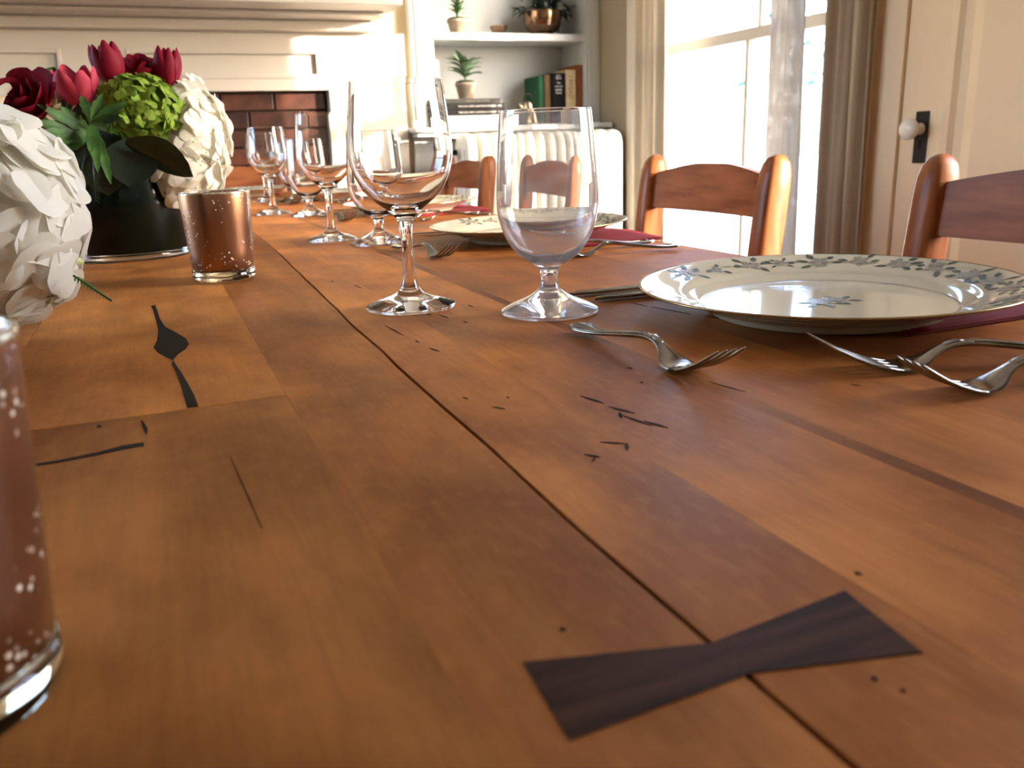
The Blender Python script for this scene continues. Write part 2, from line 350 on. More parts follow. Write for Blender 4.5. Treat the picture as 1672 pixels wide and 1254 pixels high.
curtain('curtain', 1.985, 2.15, .06, 2.3, WX-.085, 3, .02, DRAPE, 'taupe linen drape hanging beside the white door', lean=.01)
rod = thing('curtain_rod', 'iron curtain rod above the window', 'curtain rod', (WX-.085, 2.75, 2.32))
obj('rod', tube('rod', [(0, -.72, 0), (0, .72, 0)], .01, 10), DARKIRON, rod)
for s in (-1, 1): obj('bracket', boxes('bracket', [(0, .084, s*.69-.01, s*.69+.01, -.012, .012)]), DARKIRON, rod)

# door on the right wall
dr = obj('door_1', None, None, None, (0, 0, 0), label='white panelled door with a cream ceramic knob', kind='structure')
DY1, DY0 = 1.905, 1.085; dx = WX
obj('door_slab', boxes('door_slab', [(dx-.022, dx-.002, DY0, DY1, .01, 2.03)]), DOORP, dr)
def raised_panel(yA, yB, z0, z1, parent):
    bm = bmesh.new(); xs = dx-.022
    rings = [(0, -.001), (.012, -.012), (.03, -.012), (.042, -.001), (.055, .004), (.105, -.012), (.125, -.0125)]
    rows = []
    for o_, d_ in rings:
        rows.append([bm.verts.new((xs + d_, y, z)) for y, z in ((yA+o_, z0+o_), (yB-o_, z0+o_), (yB-o_, z1-o_), (yA+o_, z1-o_))])
    for a, b in zip(rows, rows[1:]):
        for k in range(4): bm.faces.new((a[k], a[(k+1) % 4], b[(k+1) % 4], b[k]))
    bm.faces.new(rows[-1]); bmesh.ops.recalc_face_normals(bm, faces=bm.faces)
    obj('door_panel', bmm('door_panel', bm), DOORP, parent)
raised_panel(1.225, 1.765, .25, 1.93, dr)
obj('door_casing', boxes('door_casing', [(dx-.034, dx-.001, DY1+.003, DY1+.125, 0, 2.15), (dx-.042, dx-.034, DY1+.105, DY1+.125, 0, 2.15), (dx-.034, dx-.001, DY0-.128, DY0-.003, 0, 2.15), (dx-.034, dx-.001, DY0-.003, DY1+.003, 2.035, 2.15)], .002), DOORP, dr)
bpl = obj('back_plate', boxes('back_plate', [(dx-.027, dx-.0215, 1.808, 1.852, .785, .925)], .002), DARKIRON, dr, label='dark iron escutcheon plate')
kn = obj('door_knob', lathe('door_knob', catmull([(0, 0), (.016, 0), (.012, .006), (.009, .014), (.011, .022), (.022, .028), (.029, .04), (.027, .052), (.016, .06), (0, .062)], 4), 32), CERAMIC, dr, (dx-.026, 1.832, .878), (0, -PI/2, 0), label='cream ceramic knob')
obj('keyhole', boxes('keyhole', [(dx-.0285, dx-.0268, 1.826, 1.834, .825, .845)]), mat('black_void', '#050404', .9), bpl)

# ------------------------------------------------------------------ fireplace
FR = 3.70                     # face of the white surround
fp = thing('fireplace_mantel', 'white panelled fireplace mantel over dark brick, patched with sunlight', 'fireplace', (0, 3.8, 0))
def P(name, m, material, label=None, kind=None, col=None):
    m.transform(Matrix.Translation((0, -3.8, 0))); o = obj(name, m, material, fp, label=label, kind=kind)
    return o
P('mantel_shelf', boxes('mantel_shelf', [(-1.6, .96, 3.335, 3.80, 1.392, 1.60)], .004), WHITE)
P('bed_moulding', boxes('bed_moulding', [(-1.57, .935, 3.50, 3.80, 1.378, 1.391), (-1.55, .92, 3.64, 3.80, 1.338, 1.377)], .006), WHITE)
ZB = 1.118                    # bottom edge of the frieze over the brick
def frieze(x0, x1, z0, z1, panels):
    bm = bmesh.new(); d = .014
    xs = sorted({x0, x1, *[q for p in panels for q in p]}); pz0, pz1 = z0+.045, z1-.065
    for a, b in zip(xs, xs[1:]):
        if (a, b) in panels:
            box_bm(bm, a, b, FR, 3.80, z0, pz0); box_bm(bm, a, b, FR, 3.80, pz1, z1); box_bm(bm, a, b, FR+d, 3.80, pz0, pz1)
        else: box_bm(bm, a, b, FR, 3.80, z0, z1)
    return bmm('frieze', bm), pz0, pz1
panels = [(-1.3, -.245), (-.025, .70)]
fm, pz0, pz1 = frieze(-1.55, 1.06, ZB, 1.337, panels)
P('frieze', fm, WHITE)
for a, b in panels:
    t = .016
    P('panel_moulding', boxes('panel_moulding', [(a, a+t, FR-.004, FR+.013, pz0, pz1), (b-t, b, FR-.004, FR+.013, pz0, pz1), (a+t, b-t, FR-.004, FR+.013, pz0, pz0+t), (a+t, b-t, FR-.004, FR+.013, pz1-t, pz1)], .003), WHITE)
P('pilaster', boxes('pilaster', [(.727, 1.06, FR, 3.80, 0, ZB-.001)], .003), WHITE)
P('pilaster', boxes('pilaster', [(-1.55, -1.22, FR, 3.80, 0, ZB-.001)], .003), WHITE)
bb = 3.765
P('mortar_bed', boxes('mortar_bed', [(.05, .727, bb+.008, 3.80, 0, ZB), (-1.22, -.55, bb+.008, 3.80, 0, ZB), (-.55, .05, bb+.008, 3.80, .80, ZB)]), MORTAR)
bl, bh, gap = .2125, .0716, .009
brick_shapes = []
for k in range(3):
    bm = bmesh.new(); box_bm(bm, -(bl-gap)/2, (bl-gap)/2, -.014, .014, -(bh-gap)/2, (bh-gap)/2, bev=.002+.001*k)
    for q in bm.verts: q.co += Vector((random.uniform(-.0012, .0012), random.uniform(-.001, .001), random.uniform(-.001, .001)))
    brick_shapes.append(bmm('brick', bm))
half = boxes('brick', [(-(bl/2-gap)/2, (bl/2-gap)/2, -.014, .014, -(bh-gap)/2, (bh-gap)/2)], .002)
for row in range(16):
    z = ZB - .004 - bh*(row+.5)
    off = (0 if row % 2 == 0 else bl/2); xr = .727 - .006
    x = xr - (bl/2 if row % 2 else 0)
    if row % 2: items = [(xr-bl/4, half)]
    else: items = []
    while x - bl > -1.22:
        items.append((x-bl/2, random.choice(brick_shapes))); x -= bl
    for xc, ms in items:
        if z < .82 and -.55-.03 < xc < .05+.03: continue
        o = obj('brick', ms, BRICK, fp, (xc, bb-3.8-.001, z))
        g = random.choice([.35, .6, .8, 1.0, 1.15, .5]); r = random.uniform(.85, 1.1); o.color = (g*r, g, g*.95, 1)
P('firebox', boxes('firebox', [(-.55, .05, 3.785, 3.80, 0, .80)]), mat('firebox_black', '#0C0A09', .95))  # flat black panel closes the opening, no hollow behind it

# ------------------------------------------------------------------ bookcase
bc = thing('bookcase', 'white built-in bookcase niche above the radiator', 'bookcase', (NX0, FY, 0))
def B(name, lst, bev=.002, material=BCWHITE, label=None):
    m = boxes(name, lst, bev); m.transform(Matrix.Translation((-NX0, -FY, 0))); return obj(name, m, material, bc, label=label)
LZ = .958
B('stile', [(1.105, NX0, FY-.005, 4.03, LZ+.002, 2.4), (1.125, 1.187, FY-.012, FY-.005, LZ+.04, 2.4)])
B('stile', [(NX1, WX-.002, FY-.005, 4.03, LZ+.002, 2.4), (NX1+.012, NX1+.055, FY-.012, FY-.005, LZ+.04, 2.4)])
B('back_panel', [(NX0+.001, NX1-.001, 4.005, 4.03, LZ+.002, 2.35)])
B('shelf', [(NX0+.001, NX1-.001, FY+.005, 4.004, 1.322, 1.354)], .003)
B('shelf', [(NX0+.001, NX1-.001, FY+.005, 4.004, 1.75, 1.78)], .003)
B('ledge', [(1.07, 2.005, 3.60, 4.004, LZ-.024, LZ)], .004)
B('ledge_moulding', [(1.09, 1.985, 3.63, FY-.006, LZ-.05, LZ-.0245)], .003)
B('apron_panel', [(1.105, WX-.002, FY-.004, FY+.018, .0, LZ-.025)])
SH1 = 1.354; LEDGE = LZ

# radiator
rad = thing('radiator', 'cream cast iron column radiator under the bookcase ledge', 'radiator', (1.21, 3.49, 0))
def rad_section():
    bm = bmesh.new(); T2, D = .024, .085
    def loop(y0, y1, z0, z1, r, n=8):
        pts = []
        for cy_, cz_, a0 in ((y1-r, z1-r, 0), (y0+r, z1-r, PI/2), (y0+r, z0+r, PI), (y1-r, z0+r, 3*PI/2)):
            for k in range(n+1): pts.append((cy_+r*math.cos(a0+k*PI/2/n), cz_+r*math.sin(a0+k*PI/2/n)))
        return pts
    outer = loop(-D, D, .10, .925, .062)
    cx_ = [-T2, -T2*.8, 0, T2*.8, T2]; ins = [.018, .005, 0, .005, .018]; rows = []
    for x_, i_ in zip(cx_, ins):
        rows.append([bm.verts.new((x_, y*(1-i_/D), .5125+(z-.5125)*(1-i_/.41))) for y, z in outer])
    n = len(outer)
    for a, b in zip(rows, rows[1:]):
        for k in range(n): bm.faces.new((a[k], a[(k+1) % n], b[(k+1) % n], b[k]))
    bm.faces.new(rows[0][::-1]); bm.faces.new(rows[-1])
    for s in (-1, 1):
        for yy in (-.04, .0, .04): tube_bm(bm, [(s*.022, yy, .16), (s*.022, yy, .86)], .013, 8)
    for yy in (-.055, .055): box_bm(bm, -.015, .015, yy-.015, yy+.015, 0, .12)
    bmesh.ops.recalc_face_normals(bm, faces=bm.faces)
    m = bmm('section', bm, True); return m
rs = rad_section(); NSEC = 12
for i in range(NSEC): obj('section', rs, RADM, rad, (.03+i*.0625, 0, 0))
obj('connecting_pipe', tube('connecting_pipe', [(0, 0, .85), (.74, 0, .85)], .022), RADM, rad)
obj('connecting_pipe', tube('connecting_pipe', [(0, 0, .17), (.74, 0, .17)], .022), RADM, rad)
obj('valve', lathe('valve', [(0, 0), (.012, 0), (.012, .03), (.025, .032), (.025, .05), (0, .052)], 16), DARKIRON, rad, (-.012, 0, .85), (0, -PI/2, 0))

# ------------------------------------------------------------------ dining table
TZ = .75; TH = .042
tb = thing('dining_table', 'long rustic plank dining table with butterfly key and dark cracks', 'table', (0, 0, TZ))
TY0, TY1 = -.55, 2.98
ys = [TY0, 0, .17, .24, .333, .406, .492, .541, .60, .64, .675, .711, .76, .847, .90, .95, 1.004, 1.05, 1.14, 1.278, 1.5, 1.8, 2.2, 2.6, TY1]
def crackx(y):
    tab = [(-1, .121), (.15, .121), (.24, .1200), (.333, .1225), (.492, .1242), (.541, .1252), (.60, .1262), (.64, .127), (.711, .1294), (.847, .1338), (1.004, .1382), (1.278, .1466), (3, .150)]
    for (a, xa), (b, xb) in zip(tab, tab[1:]):
        if a <= y <= b: x = xa+(xb-xa)*(y-a)/(b-a); break
    return x + (.0006*math.sin(y*48)+.0005*math.sin(y*117+1) if y > .45 else .0003*math.sin(y*60))
def cw(y): return .0011 if y < 1.1 else max(.00015, .0011*(1-(y-1.1)/.2))
def seg(x0, x1, y0=TY0, y1=TY1, col=(1, 1, 1), bev=0.):
    yy = [y0]+[q for q in ys if y0 < q < y1]+[y1]
    def ev(x, s): return [(x(y, s) if callable(x) else x+.00002*s, y) for y in yy]
    L_ = ev(x0, 1); R_ = ev(x1, -1)
    o = obj('plank', prism('plank', L_+R_[::-1], -TH, 0, bev), TABLE, tb); o.color = (col[0]*1.17, col[1]*1.21, col[2]*1.18, 1)
ck = lambda y, s: crackx(y)+s*cw(y)
seg(-.50, -.30, col=(.92, .9, .86)); seg(-.30, -.1015, col=(.95, .92, .9))
seg(-.1012, .0525, TY0, .4643, col=(.74, .71, .66), bev=.0003); seg(-.1012, .0525, .4649, TY1, col=(1.02, .98, .92), bev=.0004)
seg(.0525, ck, col=(.86, .80, .77), bev=.0003); seg(ck, .1775, col=(1.06, .98, .95), bev=.0003); seg(.1775, .2585, col=(1.0, .9, .84))
seg(.2585, .268, col=(.62, .54, .5)); seg(.268, .347, col=(.86, .76, .72)); seg(.347, .47, col=(.80, .70, .66)); seg(.47, .60, col=(.86, .74, .68))
bt = [(.072, .1775), (.1205, .1635), (.1715, .1695), (.1665, .1368), (.1215, .1487), (.0695, .1455)]
obj('butterfly_key', prism('butterfly_key', bt, -.02, .0004, .0002), WALNUT, tb, label='dark walnut bow-tie key across the crack')
def blob(pts, z=.0003): return prism('knot_fill', pts, -.004, z)
obj('knot_fill', blob([(-.0165, .822), (-.0125, .826), (-.0115, .80), (-.0095, .75), (-.006, .71), (.0005, .685), (.0072, .655), (.0085, .634), (.0055, .618), (.0008, .606), (-.0035, .588), (-.0075, .60), (-.0125, .618), (-.0150, .636), (-.0125, .66), (-.0112, .70), (-.0128, .75), (-.0145, .80)]), FILL, tb, label='dark diamond-shaped knot filler')
obj('knot_fill', blob([(-.0032, .588), (-.0022, .575), (.0005, .55), (.0032, .52), (.0055, .49), (.0065, .466), (.0008, .466), (.0002, .49), (-.0008, .52), (-.0022, .55), (-.0042, .575)]), FILL, tb)
obj('knot_fill', blob([(-.0218, .456), (-.0205, .449), (-.0188, .438), (-.0192, .428), (-.0205, .436), (-.0214, .447)]), FILL, tb)
obj('knot_fill', blob([(-.074, .4085), (-.055, .4088), (-.04, .4118), (-.0295, .4165), (-.0205, .4165), (-.0202, .411), (-.0295, .4105), (-.04, .4078), (-.055, .4055), (-.074, .4055)]), FILL, tb)
def sliver(x, y, L_, wd, ang=0.):
    c, s = math.cos(ang), math.sin(ang); pts = [(0, -L_/2), (wd/2, -L_*.15), (wd*.35, L_*.2), (0, L_/2), (-wd/2, L_*.1), (-wd*.4, -L_*.2)]
    return [(x+px*c-py*s, y+px*s+py*c) for px, py in pts]
marks = [(.196, .375, .022, .0035, .25), (.2005, .352, .02, .004, .35), (.1985, .335, .028, .0028, .2), (.2035, .325, .018, .004, .3), (.196, .345, .012, .003, -.4),
         (.1735, .312, .014, .003, .9), (.1765, .305, .012, .003, -.5), (.158, .302, .009, .0035, .6), (.1565, .298, .007, .002, -.8),
         (.1478, .385, .010, .0022, .5), (.1385, .41, .006, .002, .3), (.159, .40, .004, .002, 0),
         (.150, .60, .05, .0022, .06), (.1545, .555, .012, .002, 0), (.1575, .525, .016, .003, .25), (.1985, .63, .022, .003, .15), (.1905, .645, .014, .002, .1), (.206, .6, .01, .0022, .1),
         (.172, .82, .03, .002, .12), (.157, .87, .014, .0016, 0), (.36, .555, .05, .0022, .2), (.352, .59, .03, .0016, .1), (.372, .515, .022, .002, .15),
         (.088, .187, .0025, .003, .3), (.1475, .134, .0025, .0022, 0), (.150, .1275, .002, .002, 0), (.1825, .1755, .003, .0025, .5),
         (-.0415, .4545, .006, .004, .2), (.222, .72, .02, .002, .1), (.2235, .79, .014, .002, 0), (.232, .66, .014, .002, .1), (.26, 1.06, .05, .003, .2), (.25, 1.2, .04, .002, .1),
         (.245, .42, .005, .003, .3), (.235, .39, .003, .003, .3), (.33, .33, .006, .002, .4), (.27, .36, .03, .0016, .2), (-.006, .629, .008, .004, .2), (.0175, .335, .10, .0007, .05)]
for a in marks: obj('worm_mark', prism('worm_mark', sliver(a[0], a[1], a[2]*.85, a[3]*.6, a[4]), -.002, .00025), MARK, tb)
for x in (-.42, .52):
    for y in (-.40, 2.83): obj('leg', boxes('leg', [(x-.04, x+.04, y-.04, y+.04, -.75, -TH-.0005)], .004), CHAIR, tb)
obj('apron', boxes('apron', [(-.40, .50, -.42, -.395, -.14, -TH-.0005), (-.40, .50, 2.825, 2.85, -.14, -TH-.0005), (-.44, -.415, -.36, 2.79, -.14, -TH-.0005), (.515, .54, -.36, 2.79, -.14, -TH-.0005)]), CHAIR, tb)

# ------------------------------------------------------------------ chairs
def make_chair():
    c = thing('dining_chair', 'x', 'chair', group='matching cherry dining chairs')
    # local: +X is the back, seat spreads towards -X, origin on the floor under the back posts
    tilt = .16
    for s in (-1, 1):
        bm = bmesh.new(); rows = []
        zs = [0, .25, .44, .6, .75, .80, .822, .836, .845, .849]; hw = [.019]*6+[.0185, .016, .010, .004]; hd = [.019, .022, .024, .024, .024, .024, .0225, .019, .013, .005]
        n = 16
        for z, a, b in zip(zs, hw, hd):
            x = .12*(z-.44)*1.0 if z > .44 else (.44-z)*.10
            ring = []
            for k in range(n):
                t = 2*PI*k/n; cx_, sy_ = math.cos(t), math.sin(t); e = .55
                ring.append(bm.verts.new((x + b*math.copysign(abs(cx_)**e, cx_), s*.175 + a*math.copysign(abs(sy_)**e, sy_), z)))
            rows.append(ring)
        for a, b in zip(rows, rows[1:]):
            for k in range(n): bm.faces.new((a[k], a[(k+1) % n], b[(k+1) % n], b[k]))
        bm.faces.new(rows[0][::-1]); bm.faces.new(rows[-1])
        obj('back_post', bmm('back_post', bm, True), CHAIR, c)
        obj('front_leg', tube('front_leg', [(-.40, s*.19, 0), (-.40, s*.19, .43)], [.016, .02], 12), CHAIR, c)
        obj('side_stretcher', tube('side_stretcher', [(-.39, s*.188, .16), (.02, s*.176, .16)], .011), CHAIR, c)
    def rail(z0, z1, hump):
        bm = bmesh.new(); n = 16; rows = []
        for i in range(n+1):
            t = i/n*2-1; y = t*.1655
            a = abs(t); h = hump*(1 if a < .3 else max(0, 1-(a-.3)/.7))
            h = hump*(1-math.pow(min(1, max(0, (a-.25)/.75)), 1.3))
            bow = .012*(1-t*t)
            xc = .12*((z0+z1)/2-.44)+bow
            rows.append([bm.verts.new((xc+.12*dz+d, y, zz)) for d, zz, dz in ((-.008, z0, -(z1-z0)/2), (.008, z0, -(z1-z0)/2), (.008, z1+h, (z1-z0)/2), (-.008, z1+h, (z1-z0)/2))])
        for a, b in zip(rows, rows[1:]):
            for k in range(4): bm.faces.new((a[k], a[(k+1) % 4], b[(k+1) % 4], b[k]))
        bm.faces.new(rows[0][::-1]); bm.faces.new(rows[-1]); bmesh.ops.recalc_face_normals(bm, faces=bm.faces)
        bmesh.ops.bevel(bm, geom=[e for e in bm.edges if abs(e.verts[0].co.y-e.verts[1].co.y) > .005], offset=.002, segments=2, affect='EDGES')
        return bmm('back_rail', bm)
    obj('back_rail', rail(.752, .815, .019), RAILM, c); obj('back_rail', rail(.56, .615, .012), RAILM, c)
    obj('seat', boxes('seat', [(-.425, .0, -.215, .215, .43, .455)], .008), CHAIR, c)
    obj('front_stretcher', tube('front_stretcher', [(-.40, -.175, .25), (-.40, .175, .25)], .012), CHAIR, c)
    return c
ch = make_chair()
chairs = [((.845, .61), 0, 'cherry wood chair nearest the camera, in front of the white door'),
          ((.845, 1.262), 0, 'cherry wood chair silhouetted against the bright window'),
          ((.845, 1.905), 0, 'cherry wood chair seen through the water goblet before the radiator'),
          ((.845, 2.50), 0, 'farthest cherry wood chair on the window side of the table'),
          ((.255, 3.20), PI/2, 'cherry wood chair at the far head of the table before the bricks')]
for i, (p, rz, lb) in enumerate(chairs):
    o = ch if i == 0 else copy_tree(ch)
    o.location = (p[0], p[1], 0); o.rotation_euler.z = rz; o['label'] = lb

# ------------------------------------------------------------------ glasses
wine_o = [(0, 0), (.033, 0), (.0362, .0006), (.0372, .0016), (.0362, .003), (.030, .0055), (.018, .0095), (.0105, .0135), (.0068, .020), (.0053, .030), (.0047, .046), (.0049, .062), (.0068, .0725), (.0130, .0795), (.022, .0865), (.0315, .096), (.0385, .109), (.0416, .1225), (.0413, .136), (.0395, .155), (.0370, .176), (.0366, .180)]
wine_i = [(.0358, .180), (.0362, .176), (.0387, .155), (.0405, .136), (.0407, .1225), (.0376, .1095), (.0305, .0975), (.021, .0885), (.012, .0838), (.005, .0822), (0, .082)]
gob_o = [(0, 0), (.034, 0), (.0378, .0008), (.0386, .002), (.0372, .0036), (.029, .0078), (.017, .0128), (.0095, .018), (.0068, .0235), (.0066, .030), (.0082, .0355), (.0145, .0395), (.0245, .047), (.033, .0595), (.0381, .0755), (.0390, .090), (.0377, .113), (.0350, .146), (.0342, .153)]
gob_i = [(.0332, .153), (.0340, .146), (.0367, .113), (.0379, .090), (.0370, .0762), (.0320, .0612), (.0235, .0498), (.0135, .0438), (.006, .0424), (0, .042)]
def glass_mesh(name, o, i): return lathe(name, catmull(o, 4)+catmull(i, 4), 64)
wm = glass_mesh('wine_glass', wine_o, wine_i); gm = glass_mesh('water_goblet', gob_o, gob_i); gm2 = gm.copy()
wines = [((.187, .683), 'large clear wine glass, tallest and nearest of the wine glasses'), ((.236, 1.277), 'second clear wine glass, behind the tallest wine glass'),
         ((.234, 1.918), 'third clear wine glass, right of the copper votive'), ((.283, 2.44), 'farthest small wine glass, behind the third wine glass')]
gobs = [((.277, .60), 'hazy water goblet nearest the camera, left of the large plate'), ((.285, 1.182), 'short-stemmed goblet partly hidden behind the nearest wine glass'),
        ((.293, 1.80), 'short-stemmed goblet partly hidden behind the second wine glass'), ((.344, 2.33), 'farthest short-stemmed goblet before the head of the table')]
for p, lb in wines: obj('wine_glass', wm, GLASS, None, (*p, TZ+.0003), label=lb, cat='wine glass', group='clear wine glasses along the table')
for i, (p, lb) in enumerate(gobs): obj('water_goblet', gm if i == 0 else gm2, HAZY if i == 0 else GLASS, None, (*p, TZ+.0003), label=lb, cat='goblet', group='short-stemmed water goblets along the table')

# ------------------------------------------------------------------ plates
top = [(.1372, .0222), (.1362, .0226), (.130, .0208), (.118, .0168), (.108, .0135), (.1015, .0103), (.096, .0078), (.088, .0066), (.05, .0062), (0, .0062)]
plate_p = [(0, .003), (.074, .003), (.0785, .0003), (.083, .0), (.0855, .0022), (.089, .0055), (.098, .0092), (.112, .0137), (.126, .0183), (.1365, .0212)]
pm = lathe('dish', catmull(plate_p, 3)+catmull(top, 4), 96)
ct = catmull(top, 6)
def ztop(r):
    for (r0, z0), (r1, z1) in zip(ct, ct[1:]):
        if r1 <= r <= r0: return z0 + (z1-z0)*((r0-r)/(r0-r1) if r0 > r1 else 0)
    return .0062
def ring_mesh(name, r, wd, dz=.0003):
    return lathe(name, [(r+wd/2, ztop(min(.1371, r+wd/2))+dz), (r, ztop(r)+dz*1.6), (r-wd/2, ztop(r-wd/2)+dz)], 96)
gr = lathe('gilt_rim', [(.1364, .0211), (.1374, .0213), (.1378, .0221), (.1373, .0227), (.1360, .0228)], 96)
def print_mesh(name, shapes):
    v, f = [], []
    for cx_, cy_, a, L_, wd in shapes:           # pointed oval
        n = 5; b0 = len(v); side = []
        for i in range(n+1):
            t = i/n; ww = wd*math.sin(PI*min(1, t*1.05+.02))**.8*.5
            side.append((t*L_, ww))
        ring = [(x, w_) for x, w_ in side] + [(x, -w_) for x, w_ in side[::-1]]
        for x, y in ring:
            X = cx_+x*math.cos(a)-y*math.sin(a); Y = cy_+x*math.sin(a)+y*math.cos(a); r = min(.1365, math.hypot(X, Y))
            v.append((X, Y, ztop(r)+.00035))
        m_ = len(ring)
        for i in range(n): f.append((b0+i, b0+i+1, b0+m_-2-i, b0+m_-1-i))
    return me(name, v, f)
rnd = random.Random(3)
leaves, petals = [], []
def sprig(r, ang, sc, flower=True):
    X, Y = r*math.cos(ang), r*math.sin(ang); tang = ang+PI/2
    if flower:
        for k in range(6):
            a = k*PI/3+rnd.random()
            petals.append((X+.001*sc*math.cos(a), Y+.001*sc*math.sin(a), a, .0072*sc, .0052*sc))
        for k in range(4):
            a = rnd.random()*6.28; leaves.append((X+.0015*math.cos(a), Y+.0015*math.sin(a), a, .004*sc, .0012*sc))
    for da, dist in ((tang, .008), (tang+PI, .008), (tang+.7, .0075), (tang+PI-.7, .0075), (tang-.8, .007), (tang+PI+.8, .007)):
        if rnd.random() < .85: leaves.append((X+dist*sc*math.cos(da), Y+dist*sc*math.sin(da), da+rnd.uniform(-.4, .4), rnd.uniform(.006, .0105)*sc, rnd.uniform(.0032, .005)*sc))
for d in (112, 96, 79, 66, 50, 35, 20, 5, -12, -27, -42, -58, -70):
    big = rnd.random() < .75
    sprig(.121+rnd.uniform(-.003, .003), math.radians(d), 1.15 if big else .8, True)
    a = math.radians(d+8); petals.append((.121*math.cos(a), .121*math.sin(a), a+PI/2, .012, .0018))
for X, Y in ((-.006, 0), (.010, .002)):
    for k in range(7):
        a = k*.9; petals.append((X, Y, a, .011, .0065)); 
    for k in range(6):
        a = k*1.05+.3; leaves.append((X+.008*math.cos(a), Y-.004+.008*math.sin(a), a, .011, .005))
lm, pmh = print_mesh('floral_print', leaves), print_mesh('floral_print', petals)
def make_plate(x, y, lb, tilt=.014, first=[None]):
    t = thing('dinner_plate', lb, 'plate', (x, y, TZ+.0006), group='floral porcelain dinner plates', rot=(0, -tilt, 0))
    t.location.z = TZ+.0003+.083*math.sin(tilt)
    t2 = t; t = obj('dish', pm, PORC, t2); obj('gilt_rim', gr, GILT, t); obj('inner_line', IL, GREY_PRINT2, t)
    obj('floral_print', lm, GREY_PRINT, t, kind='stuff', label='grey-green printed leaves'); obj('floral_print', pmh, GREY_PRINT2, t, kind='stuff', label='mauve-grey printed blossoms')
IL = ring_mesh('inner_line', .0905, .0009)
make_plate(.453, .490, 'large floral dinner plate nearest the camera, beside the forks')
make_plate(.478, 1.10, 'floral dinner plate partly hidden behind the hazy goblet')
make_plate(.485, 1.72, 'third floral dinner plate, seen past the nearest wine glass stem')
make_plate(.475, 2.35, 'fourth floral dinner plate, seen past the second wine glass')
make_plate(.265, 2.80, 'floral dinner plate at the far head of the table')

# napkins: folded cloth tucked under the window-side half of each plate
def napkin_mesh():
    bm = bmesh.new(); nx, ny = 12, 16; Lx, Ly = .16, .20
    for layer in range(3):
        g = []; sh = .006*layer
        for i in range(nx+1):
            row = []
            for j in range(ny+1):
                x = -Lx/2+sh+(Lx-sh)*i/nx; y = -Ly/2+(Ly-sh*.6)*j/ny
                under = 1 if math.hypot(x+.07, y) < .088 else 0
                lift = 0 if x < .035 else .0
                row.append((x, y, .0004+.0009*layer+(.0012*math.sin(y*40+layer)*max(0, (x-.02)/.06) if x > .02 else 0)+max(0, (x-.02))*.05*layer/2))
            g.append([(bm.verts.new((p[0], p[1], p[2])), bm.verts.new((p[0], p[1], p[2]+.0007))) for p in row])
        for i in range(nx):
            for j in range(ny):
                a, b, c, d = g[i][j], g[i+1][j], g[i+1][j+1], g[i][j+1]
                bm.faces.new((a[1], b[1], c[1], d[1])); bm.faces.new((a[0], d[0], c[0], b[0]))
        for i in range(nx):
            for j in (0, ny): bm.faces.new((g[i][j][0], g[i+1][j][0], g[i+1][j][1], g[i][j][1]))
        for j in range(ny):
            for i in (0, nx): bm.faces.new((g[i][j][0], g[i][j+1][0], g[i][j+1][1], g[i][j][1]))
    bmesh.ops.recalc_face_normals(bm, faces=bm.faces); return bmm('napkin', bm, True)
nm = napkin_mesh()
for x, y, rz, lb in ((.517, .497, 0, 'dark red folded napkin under the nearest plate'), (.53, 1.06, 0, 'dark red folded napkin under the plate behind the goblet'),
                 (.535, 1.70, 0, 'bright red folded napkin in sunlight under the third plate'), (.53, 2.33, 0, 'red folded napkin under the fourth plate'), (.265, 2.865, PI/2, 'dark red folded napkin under the plate at the table head')):
    obj('napkin', nm, NAPKIN, None, (x, y, TZ+.0003), (0, 0, rz), label=lb, cat='napkin', group='red napkins under the plates')

# ------------------------------------------------------------------ cutlery
def strip(bm, secs, cap=True):
    """secs: (x, y centre, z, half width, half thickness)"""
    rows = []; n = 8
    for x, y, z, a, b in secs:
        rows.append([bm.verts.new((x, y+a*math.cos(2*PI*k/n), z+b*math.sin(2*PI*k/n))) for k in range(n)])
    for a, b in zip(rows, rows[1:]):
        for k in range(n): bm.faces.new((a[k], a[(k+1) % n], b[(k+1) % n], b[k]))
    if cap: bm.faces.new(rows[0][::-1]); bm.faces.new(rows[-1])
def fork_mesh(L_=.18):
    bm = bmesh.new(); k = L_/.18
    h = [(0, 0, .0052, .0015, .0008), (.003, 0, .005, .0065, .0014), (.008, 0, .0046, .0095, .0016), (.014, 0, .0042, .0102, .0016), (.022, 0, .004, .0088, .0016), (.034, 0, .0046, .0062, .0017),
         (.052, 0, .0068, .0042, .0018), (.072, 0, .0098, .0034, .002), (.092, 0, .0125, .0034, .0021), (.104, 0, .0128, .0038, .002), (.112, 0, .0112, .0044, .0019), (.119, 0, .0075, .0062, .0017), (.1245, 0, .0042, .0095, .0015), (.130, 0, .0024, .0118, .0013), (.136, 0, .0016, .0125, .0012), (.1405, 0, .0018, .0124, .0011)]
    h = catmull([(x*k, y, z, a*k, b) for x, y, z, a, b in h], 3); strip(bm, h)
    for i in range(4):
        y0 = (-.0105+.007*i)*k
        secs = []
        for t in (0, .2, .4, .6, .8, .95, 1):
            x = (.139+.044*t)*k; z = .0018+.0185*t**1.55; wd = .0027*(1-.5*t) if t < 1 else .0004
            secs.append((x, y0*(1-.06*t), z, wd*k, (.0013 if t < .9 else .0009) if t < 1 else .0003))
        strip(bm, secs)
    # raised shell ornament and edge threads on the handle
    strip(bm, [(.100*k, 0, .0142, .0006, .0004), (.106*k, 0, .0146, .0024, .001), (.112*k, 0, .0128, .0026, .001), (.116*k, 0, .0102, .0008, .0005)])
    for s in (-1, 1): strip(bm, [(x, s*max(.0008, a-.0013), z+b*.75, .0007, .0006) for x, y, z, a, b in h if .006*k < x < .098*k])
    bmesh.ops.recalc_face_normals(bm, faces=bm.faces); return bmm('fork', bm, True)
